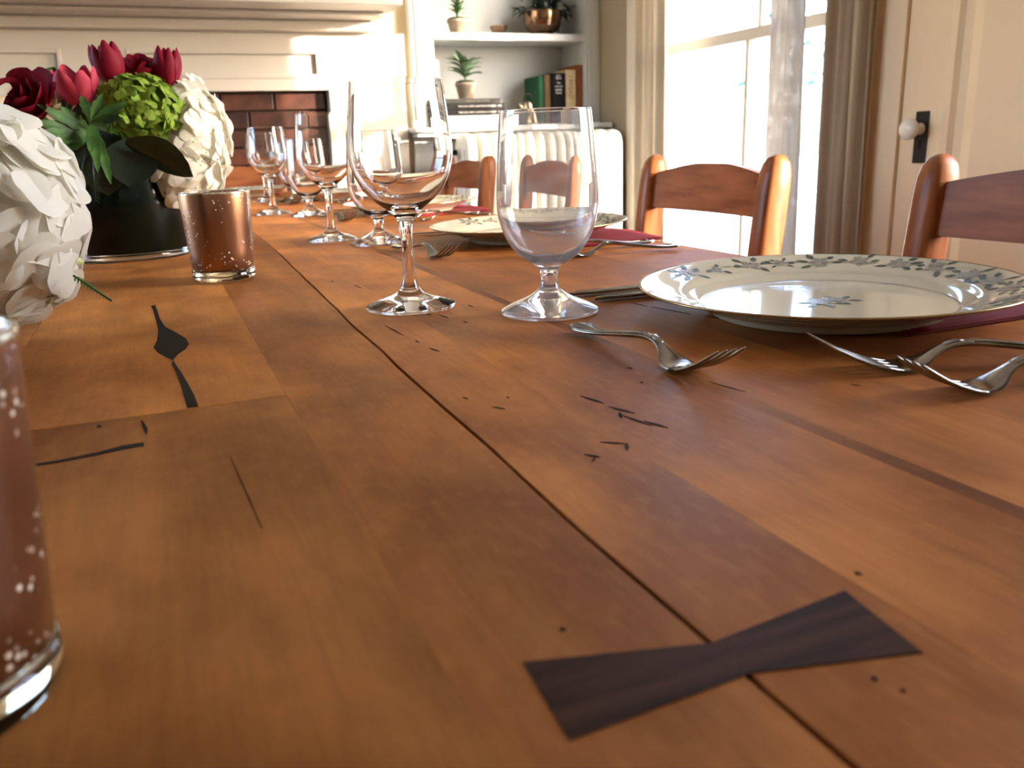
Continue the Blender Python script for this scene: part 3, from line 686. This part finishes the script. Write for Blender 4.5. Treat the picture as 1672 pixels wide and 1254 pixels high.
def knife_mesh(L_=.22):
    bm = bmesh.new()
    strip(bm, catmull([(0, 0, .004, .003, .002), (.006, 0, .004, .0085, .0034), (.02, 0, .004, .009, .0038), (.06, 0, .004, .0072, .0036), (.095, 0, .004, .0065, .0036), (.1, 0, .004, .0055, .003)], 3))
    rows = []
    for x, a, c in ((.098, .0055, 0), (.11, .008, -.001), (.15, .0095, -.001), (.185, .0095, -.001), (.205, .008, -.0005), (.215, .0045, .003), (L_, .001, .006)):
        rows.append([bm.verts.new(q) for q in ((x, c-a, .0028), (x, c+a, .0022), (x, c+a, .0046), (x, c-a, .0034))])
    for a, b in zip(rows, rows[1:]):
        for k in range(4): bm.faces.new((a[k], a[(k+1) % 4], b[(k+1) % 4], b[k]))
    bm.faces.new(rows[0][::-1]); bm.faces.new(rows[-1]); bmesh.ops.recalc_face_normals(bm, faces=bm.faces); return bmm('knife', bm, True)
FM, FMS, KM = fork_mesh(.19), fork_mesh(.165), knife_mesh()
def cutl(name, m, x, y, deg, lb): obj(name, m, SILVER, None, (x, y, TZ+.0006), (0, 0, math.radians(deg)), label=lb, cat=name.split('_')[-1], group='silver-plated cutlery on the table')
# dessert forks lie across the top of each setting, dinner forks on the camera side, knives on the far side
cutl('dessert_fork', FMS, .262, .526, -87, 'silver dessert fork lying between the hazy goblet and the nearest plate')
cutl('dinner_fork', FM, .508, .294, 160, 'silver dinner fork lying closest to the nearest plate, tines curving up')
cutl('salad_fork', FMS, .497, .276, 172, 'silver fork nearest the camera at the right edge')
cutl('dinner_knife', KM, .535, .635, 176, 'silver dinner knife tucked behind the nearest plate')
cutl('butter_knife', KM, .545, .612, 178, 'thin silver knife half under the rim of the nearest plate')
for dy, dx_, nth in ((.61, .024, 'second'), (1.235, .03, 'third'), (1.86, .026, 'fourth')):
    cutl('dessert_fork', FMS, .283 if nth == 'second' else .30, .535+dy-.045, -80, {'second': 'silver dessert fork behind the nearest wine glass stem', 'third': 'small silver dessert fork behind the second wine glass', 'fourth': 'farthest tiny dessert fork between the distant goblets'}[nth])
    cutl('dinner_fork', FM, .575, .335+dy-.02, 183, 'silver dinner fork at the %s setting from the camera, beside its plate' % nth)
    cutl('salad_fork', FMS, .575, .292+dy-.035, 174, 'silver fork at the camera side of the %s setting' % nth)
    cutl('dinner_knife', KM, .555, .635+dy-.0, 178, 'silver knife beyond the plate of the %s setting' % nth)

# ------------------------------------------------------------------ votives
vo = [(0, .0118), (.0298, .0118), (.0318, .0135), (.0328, .03), (.0345, .06), (.0362, .0905), (.0360, .0918), (.0352, .0915)]
vi = [(.0344, .0905), (.0327, .06), (.0310, .03), (.0296, .017), (0, .0165)]
def votive(x, y, lb):
    t = thing('votive_holder', lb, 'candle holder', (x, y, TZ+.0003), group='copper mercury glass votive holders')
    cup = obj('copper_cup', VM, MERC, t); obj('glass_foot', VF, FOOTG, t, label='clear thick glass foot'); obj('cup_rim', VR, RIMM, cup)
RIMM = mat('pale_rim', '#E2D2B8', .2, .5, var=.5, scale=300)
FOOTG = mat('amber_glass', (.72, .62, .45), 0., Transmission_Weight=1.0, IOR=1.47)
VM = lathe('copper_cup', vo+vi, 64)
VF = lathe('glass_foot', [(0, 0), (.0295, 0), (.0312, .0012), (.0322, .005), (.0322, .0112), (.0300, .0115), (0, .0115)], 64)
VR = lathe('cup_rim', [(.0363, .0906), (.0364, .0918), (.0354, .0926), (.0345, .0918), (.0347, .0906)], 64)
votive(.058, .955, 'speckled copper votive holder beside the flower vase')
votive(-.0705, .2255, 'large blurred copper votive holder at the left edge of the photo')

# ------------------------------------------------------------------ flowers
def petal_mesh(L_, wd, cup=.25, curl=.15, n=4, ruffle=0., tip=.6, seed=0):
    rn = random.Random(seed); v, f = [], []; m_ = 6
    for i in range(n+1):
        t = i/n; ww = wd*.5*math.sqrt(max(.05, 1-((t-.60)/.63)**2))
        for j in range(m_+1):
            s = j/m_*2-1
            z = cup*L_*(s*s)*.5*t - curl*L_*t*t + cup*L_*t*.5 + ruffle*L_*math.sin(s*7+i*1.7+seed)*t*.5
            v.append((L_*(.02+t*(1-.36*s*s)) , s*ww*(1-.08*abs(s)*t), z))
    for i in range(n):
        for j in range(m_): q = i*(m_+1)+j; f.append((q, q+1, q+m_+2, q+m_+1))
    return v, f
def floret_mesh(seed, r=.02):
    v, f = [], []; rn = random.Random(seed)
    for k in range(4):
        a = k*PI/2+rn.uniform(-.2, .2); pv, pf = petal_mesh(r*rn.uniform(.9, 1.1), r*1.42, rn.uniform(-.06, .1), rn.uniform(.02, .3), 6, .025, .75, seed*7+k); b = len(v)
        tw = rn.uniform(-.2, .2)
        for x, y, z in pv: v.append((x*math.cos(a)-y*math.sin(a), x*math.sin(a)+y*math.cos(a), z+.0012*(k % 2)+y*tw))
        f += [tuple(b+i for i in q) for q in pf]
    b = len(v); ne = len(f)                           # small raised eye
    for k in range(6): v.append((.0018*math.cos(k*PI/3), .0018*math.sin(k*PI/3), .0012))
    v.append((0, 0, .0036)); f += [(b+k, b+(k+1) % 6, b+6) for k in range(6)]
    m = me('floret', v, f, True)
    m.materials.append(HYG if seed >= 20 else HYW); m.materials.append(HYG if seed >= 20 else HYC)
    for i in range(ne, len(f)): m.polygons[i].material_index = 1
    return m
FW = [floret_mesh(s) for s in range(5)]; FG = [floret_mesh(s+20) for s in range(5)]
def hydrangea(center, rad_, n, meshes, core, lb, size, seed, squash=(1, 1, 1), stem=None, jit=.33):
    rn = random.Random(seed); c = Vector(center)
    t = thing('hydrangea', lb, 'flower', c, group='flowers in the table arrangements')
    prof = [(rad_*.82*math.sin(PI*i/10), -rad_*.82*math.cos(PI*i/10)) for i in range(11)]
    prof = [(max(0, r), z) for r, z in prof]; prof[0] = (0, prof[0][1]); prof[-1] = (0, prof[-1][1])
    cm = lathe('core', prof, 16); obj('core', cm, core, t, scale=squash)
    for i in range(n):
        z = 1-2*(i+.5)/n; a = i*2.39996; r_ = math.sqrt(max(0, 1-z*z)); d = Vector((r_*math.cos(a), r_*math.sin(a), z))
        p = Vector((d.x*squash[0], d.y*squash[1], d.z*squash[2]))*rad_*rn.uniform(.88, 1.04)
        nrm = (d+Vector((rn.uniform(-jit, jit), rn.uniform(-jit, jit), rn.uniform(-jit, jit)))).normalized()
        q = nrm.to_track_quat('Z', 'Y') @ Matrix.Rotation(rn.uniform(0, 6.28), 3, 'Z').to_quaternion()
        o = obj('floret', rn.choice(meshes), None, t, p, None); o.rotation_euler = q.to_euler(); s = size/.02*rn.uniform(.85, 1.15); o.scale = (s, s, s)
    if stem: obj('stem', tube('stem', [(0, 0, -rad_*.6), Vector(stem)-c], .003, 8), LEAF_M, t)
    return t
def leaf_mesh(L_, wd, bend=.3, fold=.3, n=8, serr=0., droop=0.):
    v, f = [], []
    for i in range(n+1):
        t = i/n; ww = wd*.5*math.sin(PI*min(1, t*.92+.05))**.9 * (1+(serr if i % 2 else -serr)); ww = .0003 if i == n else ww
        for s in (-1, -.5, 0, .5, 1): v.append((L_*t*(1-.1*bend*t), s*ww, abs(s)*ww*fold - bend*L_*t*t))
    for i in range(n):
        for j in range(4): q = i*5+j; f.append((q, q+1, q+6, q+5))
    return me('leaf', v, f, True)
def orient(frm, to, upv=(0, 0, 1), roll=0.):
    x = (Vector(to)-Vector(frm)).normalized(); y = Vector(upv).cross(x)
    if y.length < 1e-4: y = Vector((0, 1, 0))
    y.normalize(); z = x.cross(y); m = Matrix((x, y, z)).transposed()
    return (m @ Matrix.Rotation(roll, 3, 'X')).to_euler()
def leaf(frm, to, wd, material, lb, cat='leaf', bend=.15, fold=.3, roll=0., serr=0., up=(0, 0, 1), name='leaf', parent=None):
    L_ = (Vector(to)-Vector(frm)).length
    return obj(name, leaf_mesh(L_, wd, bend, fold, serr=serr), material, parent, frm, orient(frm, to, up, roll), label=lb, cat=cat, group=None if parent else 'greenery in the table arrangements')
def tulip(base, tip_, wd, material, lb, open_=.0, stem=None):
    base, tip_ = Vector(base), Vector(tip_); H = (tip_-base).length
    t = thing('tulip', lb, 'flower', base, group='flowers in the table arrangements', rot=(tip_-base).to_track_quat('Z', 'Y').to_euler())
    for k in range(6):
        v, f = [], []; n, m_ = 8, 6; inner = k % 2
        for i in range(n+1):
            s = i/n; rr = wd*.5*(math.sin(PI*(.08+.66*s))**.6)*(1-.06*inner) + open_*wd*s*s*.5; half_ = .66*math.sqrt(max(.04, 1-((s-.52)/.56)**2))
            for j in range(m_+1):
                a = (j/m_*2-1)*half_; rj = rr*(1-.10*(j/m_*2-1)**2*(s if not inner else 1))
                v.append((rj*math.cos(a), rj*math.sin(a), H*(s*(1-.14*abs(j/m_*2-1)**2)) - .002*inner))
        for i in range(n):
            for j in range(m_): q = i*(m_+1)+j; f.append((q, q+1, q+m_+2, q+m_+1))
        obj('petal', me('petal', v, f, True), material, t, rot=(0, 0, k*PI/3+.2))
    if stem is not None:
        e = (Vector(stem)-base); e = t.rotation_euler.to_matrix().inverted() @ e
        obj('stem', tube('stem', [(0, 0, .002), (0, 0, -.015), e], .003, 8), LEAF_M, t)
def rose(center, rad_, material, lb, direction=(0, -.3, 1), stem=None):
    t = thing('rose', lb, 'flower', center, group='flowers in the table arrangements', rot=Vector(direction).to_track_quat('Z', 'Y').to_euler())
    rn = random.Random(int(rad_*1e5)); k = 0
    for ring, (n_, r_, h_, tilt) in enumerate(((3, .22, .95, .05), (4, .42, .95, .18), (5, .66, .88, .35), (6, .88, .72, .65))):
        for i in range(n_):
            v, f = [], []; n, m_ = 5, 5
            for a_ in range(n+1):
                s = a_/n; rr = rad_*r_*(.45+.55*s**.6)+rad_*tilt*s*s*.45; half_ = (PI/n_*1.25)*(.6+.4*math.sin(PI*min(1, s*.9+.1)))*(1 if a_ < n else .75)
                for j in range(m_+1):
                    a = (j/m_*2-1)*half_; v.append((rr*math.cos(a), rr*math.sin(a), rad_*(-.5+1.25*h_*s*(1-.08*(j/m_*2-1)**2)) - (rad_*.10*tilt if a_ == n else 0)+.03*rad_*math.sin(a*5+i)))
            for a_ in range(n):
                for j in range(m_): q = a_*(m_+1)+j; f.append((q, q+1, q+m_+2, q+m_+1))
            obj('petal', me('petal', v, f, True), material, t, rot=(0, 0, 2*PI*i/n_+ring*.7+rn.uniform(-.15, .15))); k += 1
    if stem is not None:
        e = t.rotation_euler.to_matrix().inverted() @ (Vector(stem)-Vector(center)); obj('stem', tube('stem', [(0, 0, -rad_*.45), e], .0028, 8), LEAF_M, t)
def vase(x, y, lb):
    t = thing('flower_vase', lb, 'vase', (x, y, TZ+.0003), group='dark leaf-lined flower vases')
    obj('leaf_lining', lathe('leaf_lining', [(0, .010), (.0715, .010), (.0735, .012), (.0737, .112), (.0725, .115), (.069, .113), (.068, .018), (0, .018)], 64), VASE_G, t, label='dark green leaf lining')
    obj('glass_foot', lathe('glass_foot', [(0, 0), (.0705, 0), (.0735, .002), (.074, .006), (.0735, .0092), (0, .0095)], 64), GLASS, t)
VX, VY = -.036, 1.262
vase(VX, VY, 'dark green flower vase holding the tulip bouquet')
VT = Vector((VX, VY, TZ+.09))
hydrangea(at(230, 176, 1.20), .043, 180, FG, CORE_G, 'green hydrangea head at the centre of the far bouquet', .0082, 1, (1.14, .9, .92), VT, .75)
hydrangea(at(312, 228, 1.235), .057, 70, FW, CORE_W, 'white hydrangea head on the right of the far bouquet', .022, 2, (.82, .8, 1.15), VT)
hydrangea(at(305, 288, 1.215), .038, 34, FW, CORE_W, 'small white hydrangea cluster drooping over the far vase rim', .019, 3, (1.2, .8, .95), VT)
hydrangea(at(283, 160, 1.27), .036, 30, FW, CORE_W, 'cream hydrangea tuft behind the green hydrangea', .018, 31, (1.2, .9, .8), VT)
tulip(at(188, 134, 1.22), at(164, 68, 1.22), .042, RED1, 'dark red tulip standing highest at the middle of the far bouquet', -.08, VT)
tulip(at(275, 140, 1.24), at(271, 76, 1.24), .038, RED1, 'dark red tulip at the right of the far bouquet above the white hydrangea', -.12, VT)
tulip(at(132, 172, 1.20), at(116, 108, 1.19), .050, PINK, 'open coral pink tulip on the left of the far bouquet', .15, VT)
rose(at(226, 120, 1.25), .030, RED2, 'deep red rose between the two upright tulips', (0, -.5, 1), VT)
rose(at(44, 166, 1.16), .036, RED2, 'deep red rose at the far left of the bouquet', (-.4, -.7, .6), VT)
rose(at(172, 140, 1.26), .026, CREAM, 'cream rose peeking out behind the coral tulip', (0, -.5, .8), VT)
rose(at(92, 172, 1.20), .022, CREAM, 'cream rose behind the deep red rose on the left', (-.2, -.8, .5), VT)
def spray(frm, tips, wd, material, lb, serr=.12, bend=.1, up=(.15, -1, .45)):
    t = thing('leaf_spray', lb, 'foliage', frm, group='greenery in the table arrangements')
    for tp in tips:
        L_ = (Vector(tp)-Vector(frm)).length
        obj('leaf', leaf_mesh(L_, wd, bend, .25, serr=serr), material, t, (0, 0, 0), orient(frm, tp, up))
    obj('stem', tube('stem', [(0, 0, 0), VT-Vector(frm)], .0018, 6), material, t)
spray(at(152, 222, 1.165), [at(66, 168, 1.13), at(48, 192, 1.12), at(50, 212, 1.11), at(70, 230, 1.11), at(98, 246, 1.12), at(100, 172, 1.15)], .013, LEAF_M, 'mid green divided leaf reaching left out of the far bouquet')
spray(at(150, 200, 1.15), [at(206, 165, 1.14), at(196, 190, 1.12), at(172, 205, 1.10), at(148, 245, 1.11), at(160, 275, 1.10), at(182, 296, 1.11), at(132, 152, 1.17), at(168, 152, 1.15)], .0125, LEAF_M, 'mid green divided leaf hanging over the front of the far bouquet')
leaf(at(205, 232, 1.15), at(318, 286, 1.14), .050, mat('leaf_glossy', '#22361C', .35, var=.3, scale=40), 'long pointed dark green leaf across the white hydrangea', 'leaf', .05, .35, -.9)
leaf(at(215, 226, 1.165), at(212, 305, 1.15), .062, LEAF_D, 'broad black-green leaf curling over the front of the far vase', 'leaf', .1, .2, 0, up=(0, -1, .2))
leaf(at(160, 226, 1.17), at(178, 320, 1.165), .060, LEAF_D, 'broad dark leaf hanging left over the far vase rim', 'leaf', .1, .2, 0, up=(0, -1, .2))
leaf(at(125, 230, 1.18), at(128, 325, 1.18), .060, LEAF_D, 'dark leaf hanging behind the near hydrangea over the vase', 'leaf', .1, .2, 0, up=(0, -1, .2))
leaf(at(110, 190, 1.19), at(135, 145, 1.19), .030, LEAF_D, 'dark rounded leaf below the coral tulip', 'leaf', .1, .2, 0, up=(0, -1, .2))
for a, b in (((72, 158), (62, 112)), ((78, 150), (88, 108))): leaf(at(*a, 1.21), at(*b, 1.21), .026, LEAF_M, 'rounded green leaf sprig left of the coral tulip' if b[0] < 70 else 'rounded green leaf tip beside the coral tulip', 'leaf', .1, .2, 0, up=(0, -1, .2))
leaf(at(300, 160, 1.29), at(317, 120, 1.29), .012, LEAF_M, 'narrow leaf tip sticking up behind the white hydrangea', 'leaf', .05, .3)
def fern(frm, to, n, sz, material, lb, up=(0, -1, .2)):
    frm, to = Vector(frm), Vector(to); t = thing('fern_sprig', lb, 'foliage', frm, group='greenery in the table arrangements', rot=orient(frm, to, up))
    L_ = (to-frm).length; obj('stem', tube('stem', [(0, 0, 0), (L_, 0, 0)], .0007, 6), material, t); lmx = leaf_mesh(sz, sz*.22, .1, .2, 3); lmx.materials.append(material)
    for i in range(n):
        for s in (-1, 1): o = obj('leaflet', lmx, None, t, (L_*(i+.5)/n, 0, 0), (0, 0, s*.75)); q = 1-.6*i/n; o.scale = (q, q, q)
fern(at(150, 250, 1.12), at(156, 328, 1.12), 14, .014, LEAF_D, 'feathery dark fern sprig hanging over the far vase')
fern(at(140, 232, 1.13), at(130, 312, 1.12), 12, .012, LEAF_D, 'second feathery fern sprig left on the far vase')
obj('moss_bed', lathe('moss_bed', catmull([(0, .10), (.065, .10), (.072, .112), (.062, .128), (.036, .15), (0, .16)], 3), 32), MOSS, None, (VX, VY, TZ+.012), label='dark mass of packed foliage filling the far vase', cat='foliage', group='greenery in the table arrangements')
# near bouquet, mostly beyond the left edge of the photograph
NVX, NVY = -.215, .70
vase(NVX, NVY, 'dark green vase of the near white bouquet at the left edge')
NVT = Vector((NVX, NVY, TZ+.09))
hydrangea(at(-16, 362, .66), .062, 66, FW, CORE_W, 'large white hydrangea head filling the left edge', .031, 5, (.9, .9, 1.04), NVT, .2)
fern(at(120, 450, .62), at(182, 491, .60), 12, .006, LEAF_M, 'small green fern tip poking out below the near white hydrangea', up=(0, 0, 1))
rose(at(-60, 190, .72), .032, CREAM, 'cream rose beside the near white hydrangea', (-.3, -.3, 1), NVT)
obj('moss_bed', lathe('moss_bed', catmull([(0, .10), (.065, .10), (.072, .112), (.062, .122), (.036, .132), (0, .135)], 3), 32), MOSS, None, (NVX, NVY, TZ+.012), label='packed foliage filling the near vase', cat='foliage', group='greenery in the table arrangements')

# ------------------------------------------------------------------ shelf things
def potted(x, y, z, r, h, lb, leaves_, lsize, material, seed, spread=1.):
    t = thing('potted_plant', lb, 'plant', (x, y, z+.0005), group='little potted plants in the bookcase'); rn = random.Random(seed)
    obj('pot', lathe('pot', [(0, 0), (r*.62, 0), (r*.68, .004), (r*.92, h*.8), (r*1.0, h*.82), (r*1.0, h), (r*.9, h), (r*.88, h*.9), (0, h*.9)], 32), POT, t)
    obj('moss', lathe('moss', [(r*.98, h*.97), (r*.9, h*1.08), (r*.5, h*1.16), (0, h*1.18)], 20), MOSS, t)
    ms = [leaf_mesh(lsize*q, lsize*.36, .3, .3, 6) for q in (.8, 1., 1.15)]
    for m_ in ms: m_.materials.append(material)
    bm = bmesh.new()
    for k in range(5): tube_bm(bm, [(0, 0, h), (rn.uniform(-.012, .012), rn.uniform(-.012, .012), h+.05)], .0018, 6)
    obj('stem', bmm('stem', bm), material, t)
    for i in range(leaves_):
        a = i*2.4; zz = h+.022+.055*(i/leaves_)*spread; el = rn.uniform(.25, .95)+.35*i/leaves_
        o = obj('leaf', rn.choice(ms), None, t, (.006*math.cos(a), .006*math.sin(a), zz)); o.rotation_euler = Vector((math.cos(a)*math.cos(el), math.sin(a)*math.cos(el), math.sin(el))).to_track_quat('X', 'Z').to_euler()
SY = 3.86
def shelf_at(px, py): return at(px, py, SY)
books = []
def book(x0, x1, y0, y1, z0, z1, col, lb, spine='-y', pages='#D8CDB4', text=None, tcol='#E8E4DA', flat=False):
    t = thing('book', lb, 'book', ((x0+x1)/2, (y0+y1)/2, z0), group='books in the bookcase'); ox, oy, oz = (x0+x1)/2, (y0+y1)/2, z0; c = .0025
    cm = mat('book_'+col, col, .7, var=.2, scale=30, spec=.1)
    if flat: parts = [(x0, x1, y0, y1, z0, z0+c), (x0, x1, y0, y1, z1-c, z1), (x0, x1, y0, y0+c, z0+c, z1-c)]; pg = (x0+.004, x1-.004, y0+c, y1-.004, z0+c, z1-c)
    else: parts = [(x0, x0+c, y0, y1, z0, z1), (x1-c, x1, y0, y1, z0, z1), (x0+c, x1-c, y0, y0+c, z0, z1)]; pg = (x0+c, x1-c, y0+c, y1-.004, z0+.003, z1-.004)
    m = boxes('cover', parts, .0007); m.transform(Matrix.Translation((-ox, -oy, -oz))); cov = obj('cover', m, cm, t)
    m = boxes('pages', [pg]); m.transform(Matrix.Translation((-ox, -oy, -oz))); obj('pages', m, mat('paper', pages, .9), t)
    for s_, px_, pz_, size, rz in text or []:
        obj('lettering', text_mesh(s_, size), mat('ink_'+tcol, tcol, .6), cov, (px_-ox, y0-oy-.0004, pz_-oz), (PI/2, rz, 0))
    return t
# lying stack
sx1 = shelf_at(806, 185).x; zb = LEDGE+.0006; yb = 3.72
book(1.2125, sx1+.002, yb-.005, yb+.20, zb, zb+.046, '#E0DDD4', 'thick white book at the bottom of the lying stack', flat=True, text=[('RECIPES', sx1-.15, zb+.03, .009, 0)], tcol='#B9B6AE')
TT = "THE SOUR CHEF'S HANDMADE KITCHEN   1922"
book(1.2125, sx1+.004, yb, yb+.2, zb+.0465, zb+.0725, '#2B2928', 'black book, lower of the two with white spine lettering', flat=True, text=[(TT, sx1-.118, zb+.0595, .0098, 0)])
book(1.2125, sx1+.002, yb+.002, yb+.2, zb+.073, zb+.098, '#2E2C2B', 'black book, upper of the two with white spine lettering', flat=True, text=[(TT, sx1-.118, zb+.0855, .0098, 0)])
book(1.2145, sx1-.018, yb+.004, yb+.19, zb+.0985, zb+.118, '#4C4A46', 'grey book on top of the lying stack under the plant', flat=True, text=[('HOME KITCHEN COOKERY', sx1-.125, zb+.108, .009, 0)], tcol='#9A927E')
px0 = at(761, 160, 3.82).x
potted(px0, 3.82, zb+.1182, .048, .072, 'sage-leaved potted plant on the lying book stack', 40, .082, LEAF_S, 4, 1.)
potted(at(748, 45, 3.87).x, 3.87, SH1, .050, .066, 'bushy potted plant on the upper shelf', 90, .042, LEAF_M, 6, 2.6)
# upright books, left to right
def up(pxl, pxr, pyt, y0, dep, col, lb, **k):
    x0, x1 = at(pxl, 150, y0).x, at(pxr, 150, y0).x; zt = at((pxl+pxr)/2, pyt, y0).z
    return book(x0, x1-.001, y0, y0+dep, LEDGE+.0006, zt, col, lb, **k), (x0+x1)/2, zt
up(880.5, 889.5, 124, 3.80, .17, '#2F5A40', 'green book at the left of the upright row')
up(889.8, 901.2, 122, 3.79, .18, '#6B553C', 'brown cloth book beside the green book')
y0 = 3.775
b_, xc, zt = up(901.8, 923.6, 119, y0, .19, '#171616', 'thick black book with white lettering in the upright row', text=None)
for i, (s_, sz, dz) in enumerate((('James', .010, .012), ('Beard', .012, .023), ('The', .012, .044), ('ARMCHAIR', .0085, .060), ('JAMES', .013, .075), ('BEARD', .010, .089))):
    obj('lettering', text_mesh(s_, sz), mat('ink_white', '#E8E4DA', .6), b_.children[0], (.0, y0-(y0+.095)-.0004, zt-LEDGE-.0006-dz), (PI/2, 0, 0))
b_, xc, zt = up(924, 940.5, 114, y0, .19, '#CBB48C', 'cream book titled in brown letters down the spine')
obj('lettering', text_mesh('I BREAD', .029), mat('ink_brown', '#7A5A34', .6), b_.children[0], (.0, y0-(y0+.095)-.0004, zt-LEDGE-.0006-.078), (PI/2, PI/2, 0))
up(941, 951, 106, y0+.005, .2, '#8A5536', 'tall rust brown book at the right end of the upright row')
# kettle
kx = at(858, 165, 3.79).x
kt = thing('miniature_kettle', 'tiny metal kettle beside the green book', 'kettle', (kx, 3.76, LEDGE+.0005)); kt.scale = (1.3, 1.3, 1.3)
SL2 = mat('old_pewter', '#B8A78C', .25, 1.)
obj('body', lathe('body', catmull([(0, 0), (.026, 0), (.030, .012), (.027, .028), (.019, .044), (.018, .050), (.020, .058), (.016, .074), (.008, .080), (0, .082)], 4), 28), SL2, kt)
obj('spout', tube('spout', [(-.018, 0, .055), (-.028, 0, .064), (-.034, 0, .074)], [.007, .005, .0035], 10), SL2, kt)
obj('handle', tube('handle', [(.017*math.cos(a), 0, .080+.026*math.sin(a)) for a in [PI*k/10 for k in range(11)]], .0022, 8), DARKIRON, kt)
# copper bowls on the upper shelf
cx0 = at(814, 45, 3.86).x
sb = thing('copper_cup', 'small copper bowl on the upper shelf', 'bowl', (cx0, 3.86, SH1+.0005))
obj('bowl', lathe('bowl', catmull([(0, 0), (.022, 0), (.024, .003), (.034, .022), (.040, .038), (.0405, .040), (.039, .039), (.032, .022), (.020, .005), (0, .004)], 3), 40), COPPER, sb)
bx = at(886, 45, 3.88).x
bw = thing('copper_planter', 'large polished copper bowl planted with dark foliage on the upper shelf', 'planter', (bx, 3.88, SH1+.0005))
obj('bowl', lathe('bowl', catmull([(0, 0), (.046, 0), (.050, .004), (.042, .010), (.060, .020), (.082, .042), (.090, .075), (.092, .105), (.094, .108), (.090, .107), (.086, .075), (.070, .035), (0, .03)], 3), 56), COPPER, bw)
obj('soil', lathe('soil', [(.086, .09), (.06, .098), (0, .10)], 24), MOSS, bw)
rn = random.Random(9); lms = [leaf_mesh(L_, L_*.55, .35, .25, 5) for L_ in (.04, .05, .058)]
for m_ in lms: m_.materials.append(LEAF_D)
for i in range(110):
    a = rn.uniform(0, 6.28); r_ = rn.uniform(.0, .13); zz = .105+rn.uniform(-.012, .14)*(1-r_/.17); zz = max(zz, .075 if r_ > .095 else .1)
    o = obj('leaf', rn.choice(lms), None, bw, (r_*math.cos(a), r_*math.sin(a)*.5-.012, zz)); el = rn.uniform(-.7, .7)
    o.rotation_euler = Vector((math.cos(a)*math.cos(el), math.sin(a)*math.cos(el)*.4, math.sin(el))).to_track_quat('X', 'Z').to_euler()
bm = bmesh.new()
for k in range(9): tube_bm(bm, [(0, 0, .09), (.06*math.cos(k*.7), .045*math.sin(k*.7), .15+.01*k)], .002, 6)
obj('stem', bmm('stem', bm), LEAF_D, bw)

# ------------------------------------------------------------------ outside
struct('ground', me('ground', [(WX+T+.01, -14, -.4), (40, -14, -.4), (40, 40, -.4), (WX+T+.01, 40, -.4)], [(0, 1, 2, 3)]), mat('snowy_lawn', '#D9DEDC', .9, var=.2, scale=1.5), 'pale lawn outside the window')
BARK = mat('bark', '#5E564C', .9, var=.4, scale=8); FOL = mat('garden_leaf', '#4E7A6A', .7, var=.4, scale=3)
def tree(x, y, h, sd_, lb):
    rn = random.Random(sd_); t = thing('garden_tree', lb, 'tree', (x, y, -.4)); bm = bmesh.new()
    tube_bm(bm, [(0, 0, 0), (.05, .03, h*.5), (.0, .1, h)], [.13, .09, .03], 8); obj('trunk', bmm('trunk', bm, True), BARK, t)
    for k in range(7):
        a = rn.uniform(0, 6.28); z = h*rn.uniform(.3, .85); L_ = rn.uniform(.7, 1.5); e = (L_*math.cos(a), L_*math.sin(a), z+L_*.7)
        obj('branch', tube('branch', [(0.03, .05, z), (e[0]*.5, e[1]*.5, z+L_*.25), e], [.04, .025, .008], 6), BARK, t)
    v, f = [], []
    for k in range(500):
        a = rn.uniform(0, 6.28); r_ = rn.uniform(.2, 1.6); z = rn.uniform(h*.45, h*1.2); p = Vector((r_*math.cos(a), r_*math.sin(a), z)); q = rn.uniform(.06, .12); b = len(v)
        d1 = Vector((rn.uniform(-1, 1), rn.uniform(-1, 1), rn.uniform(-1, 1))).normalized()*q; d2 = d1.orthogonal()*.6
        v += [p-d1, p+d2, p+d1, p-d2]; f.append((b, b+1, b+2, b+3))
    obj('foliage', me('foliage', v, f), FOL, t, kind='stuff')
tree(9.5, 10.0, 4.2, 1, 'pale tree trunk faintly seen through the bright window'); tree(13, 11.0, 5.5, 2, 'taller garden tree washed out beyond the window')
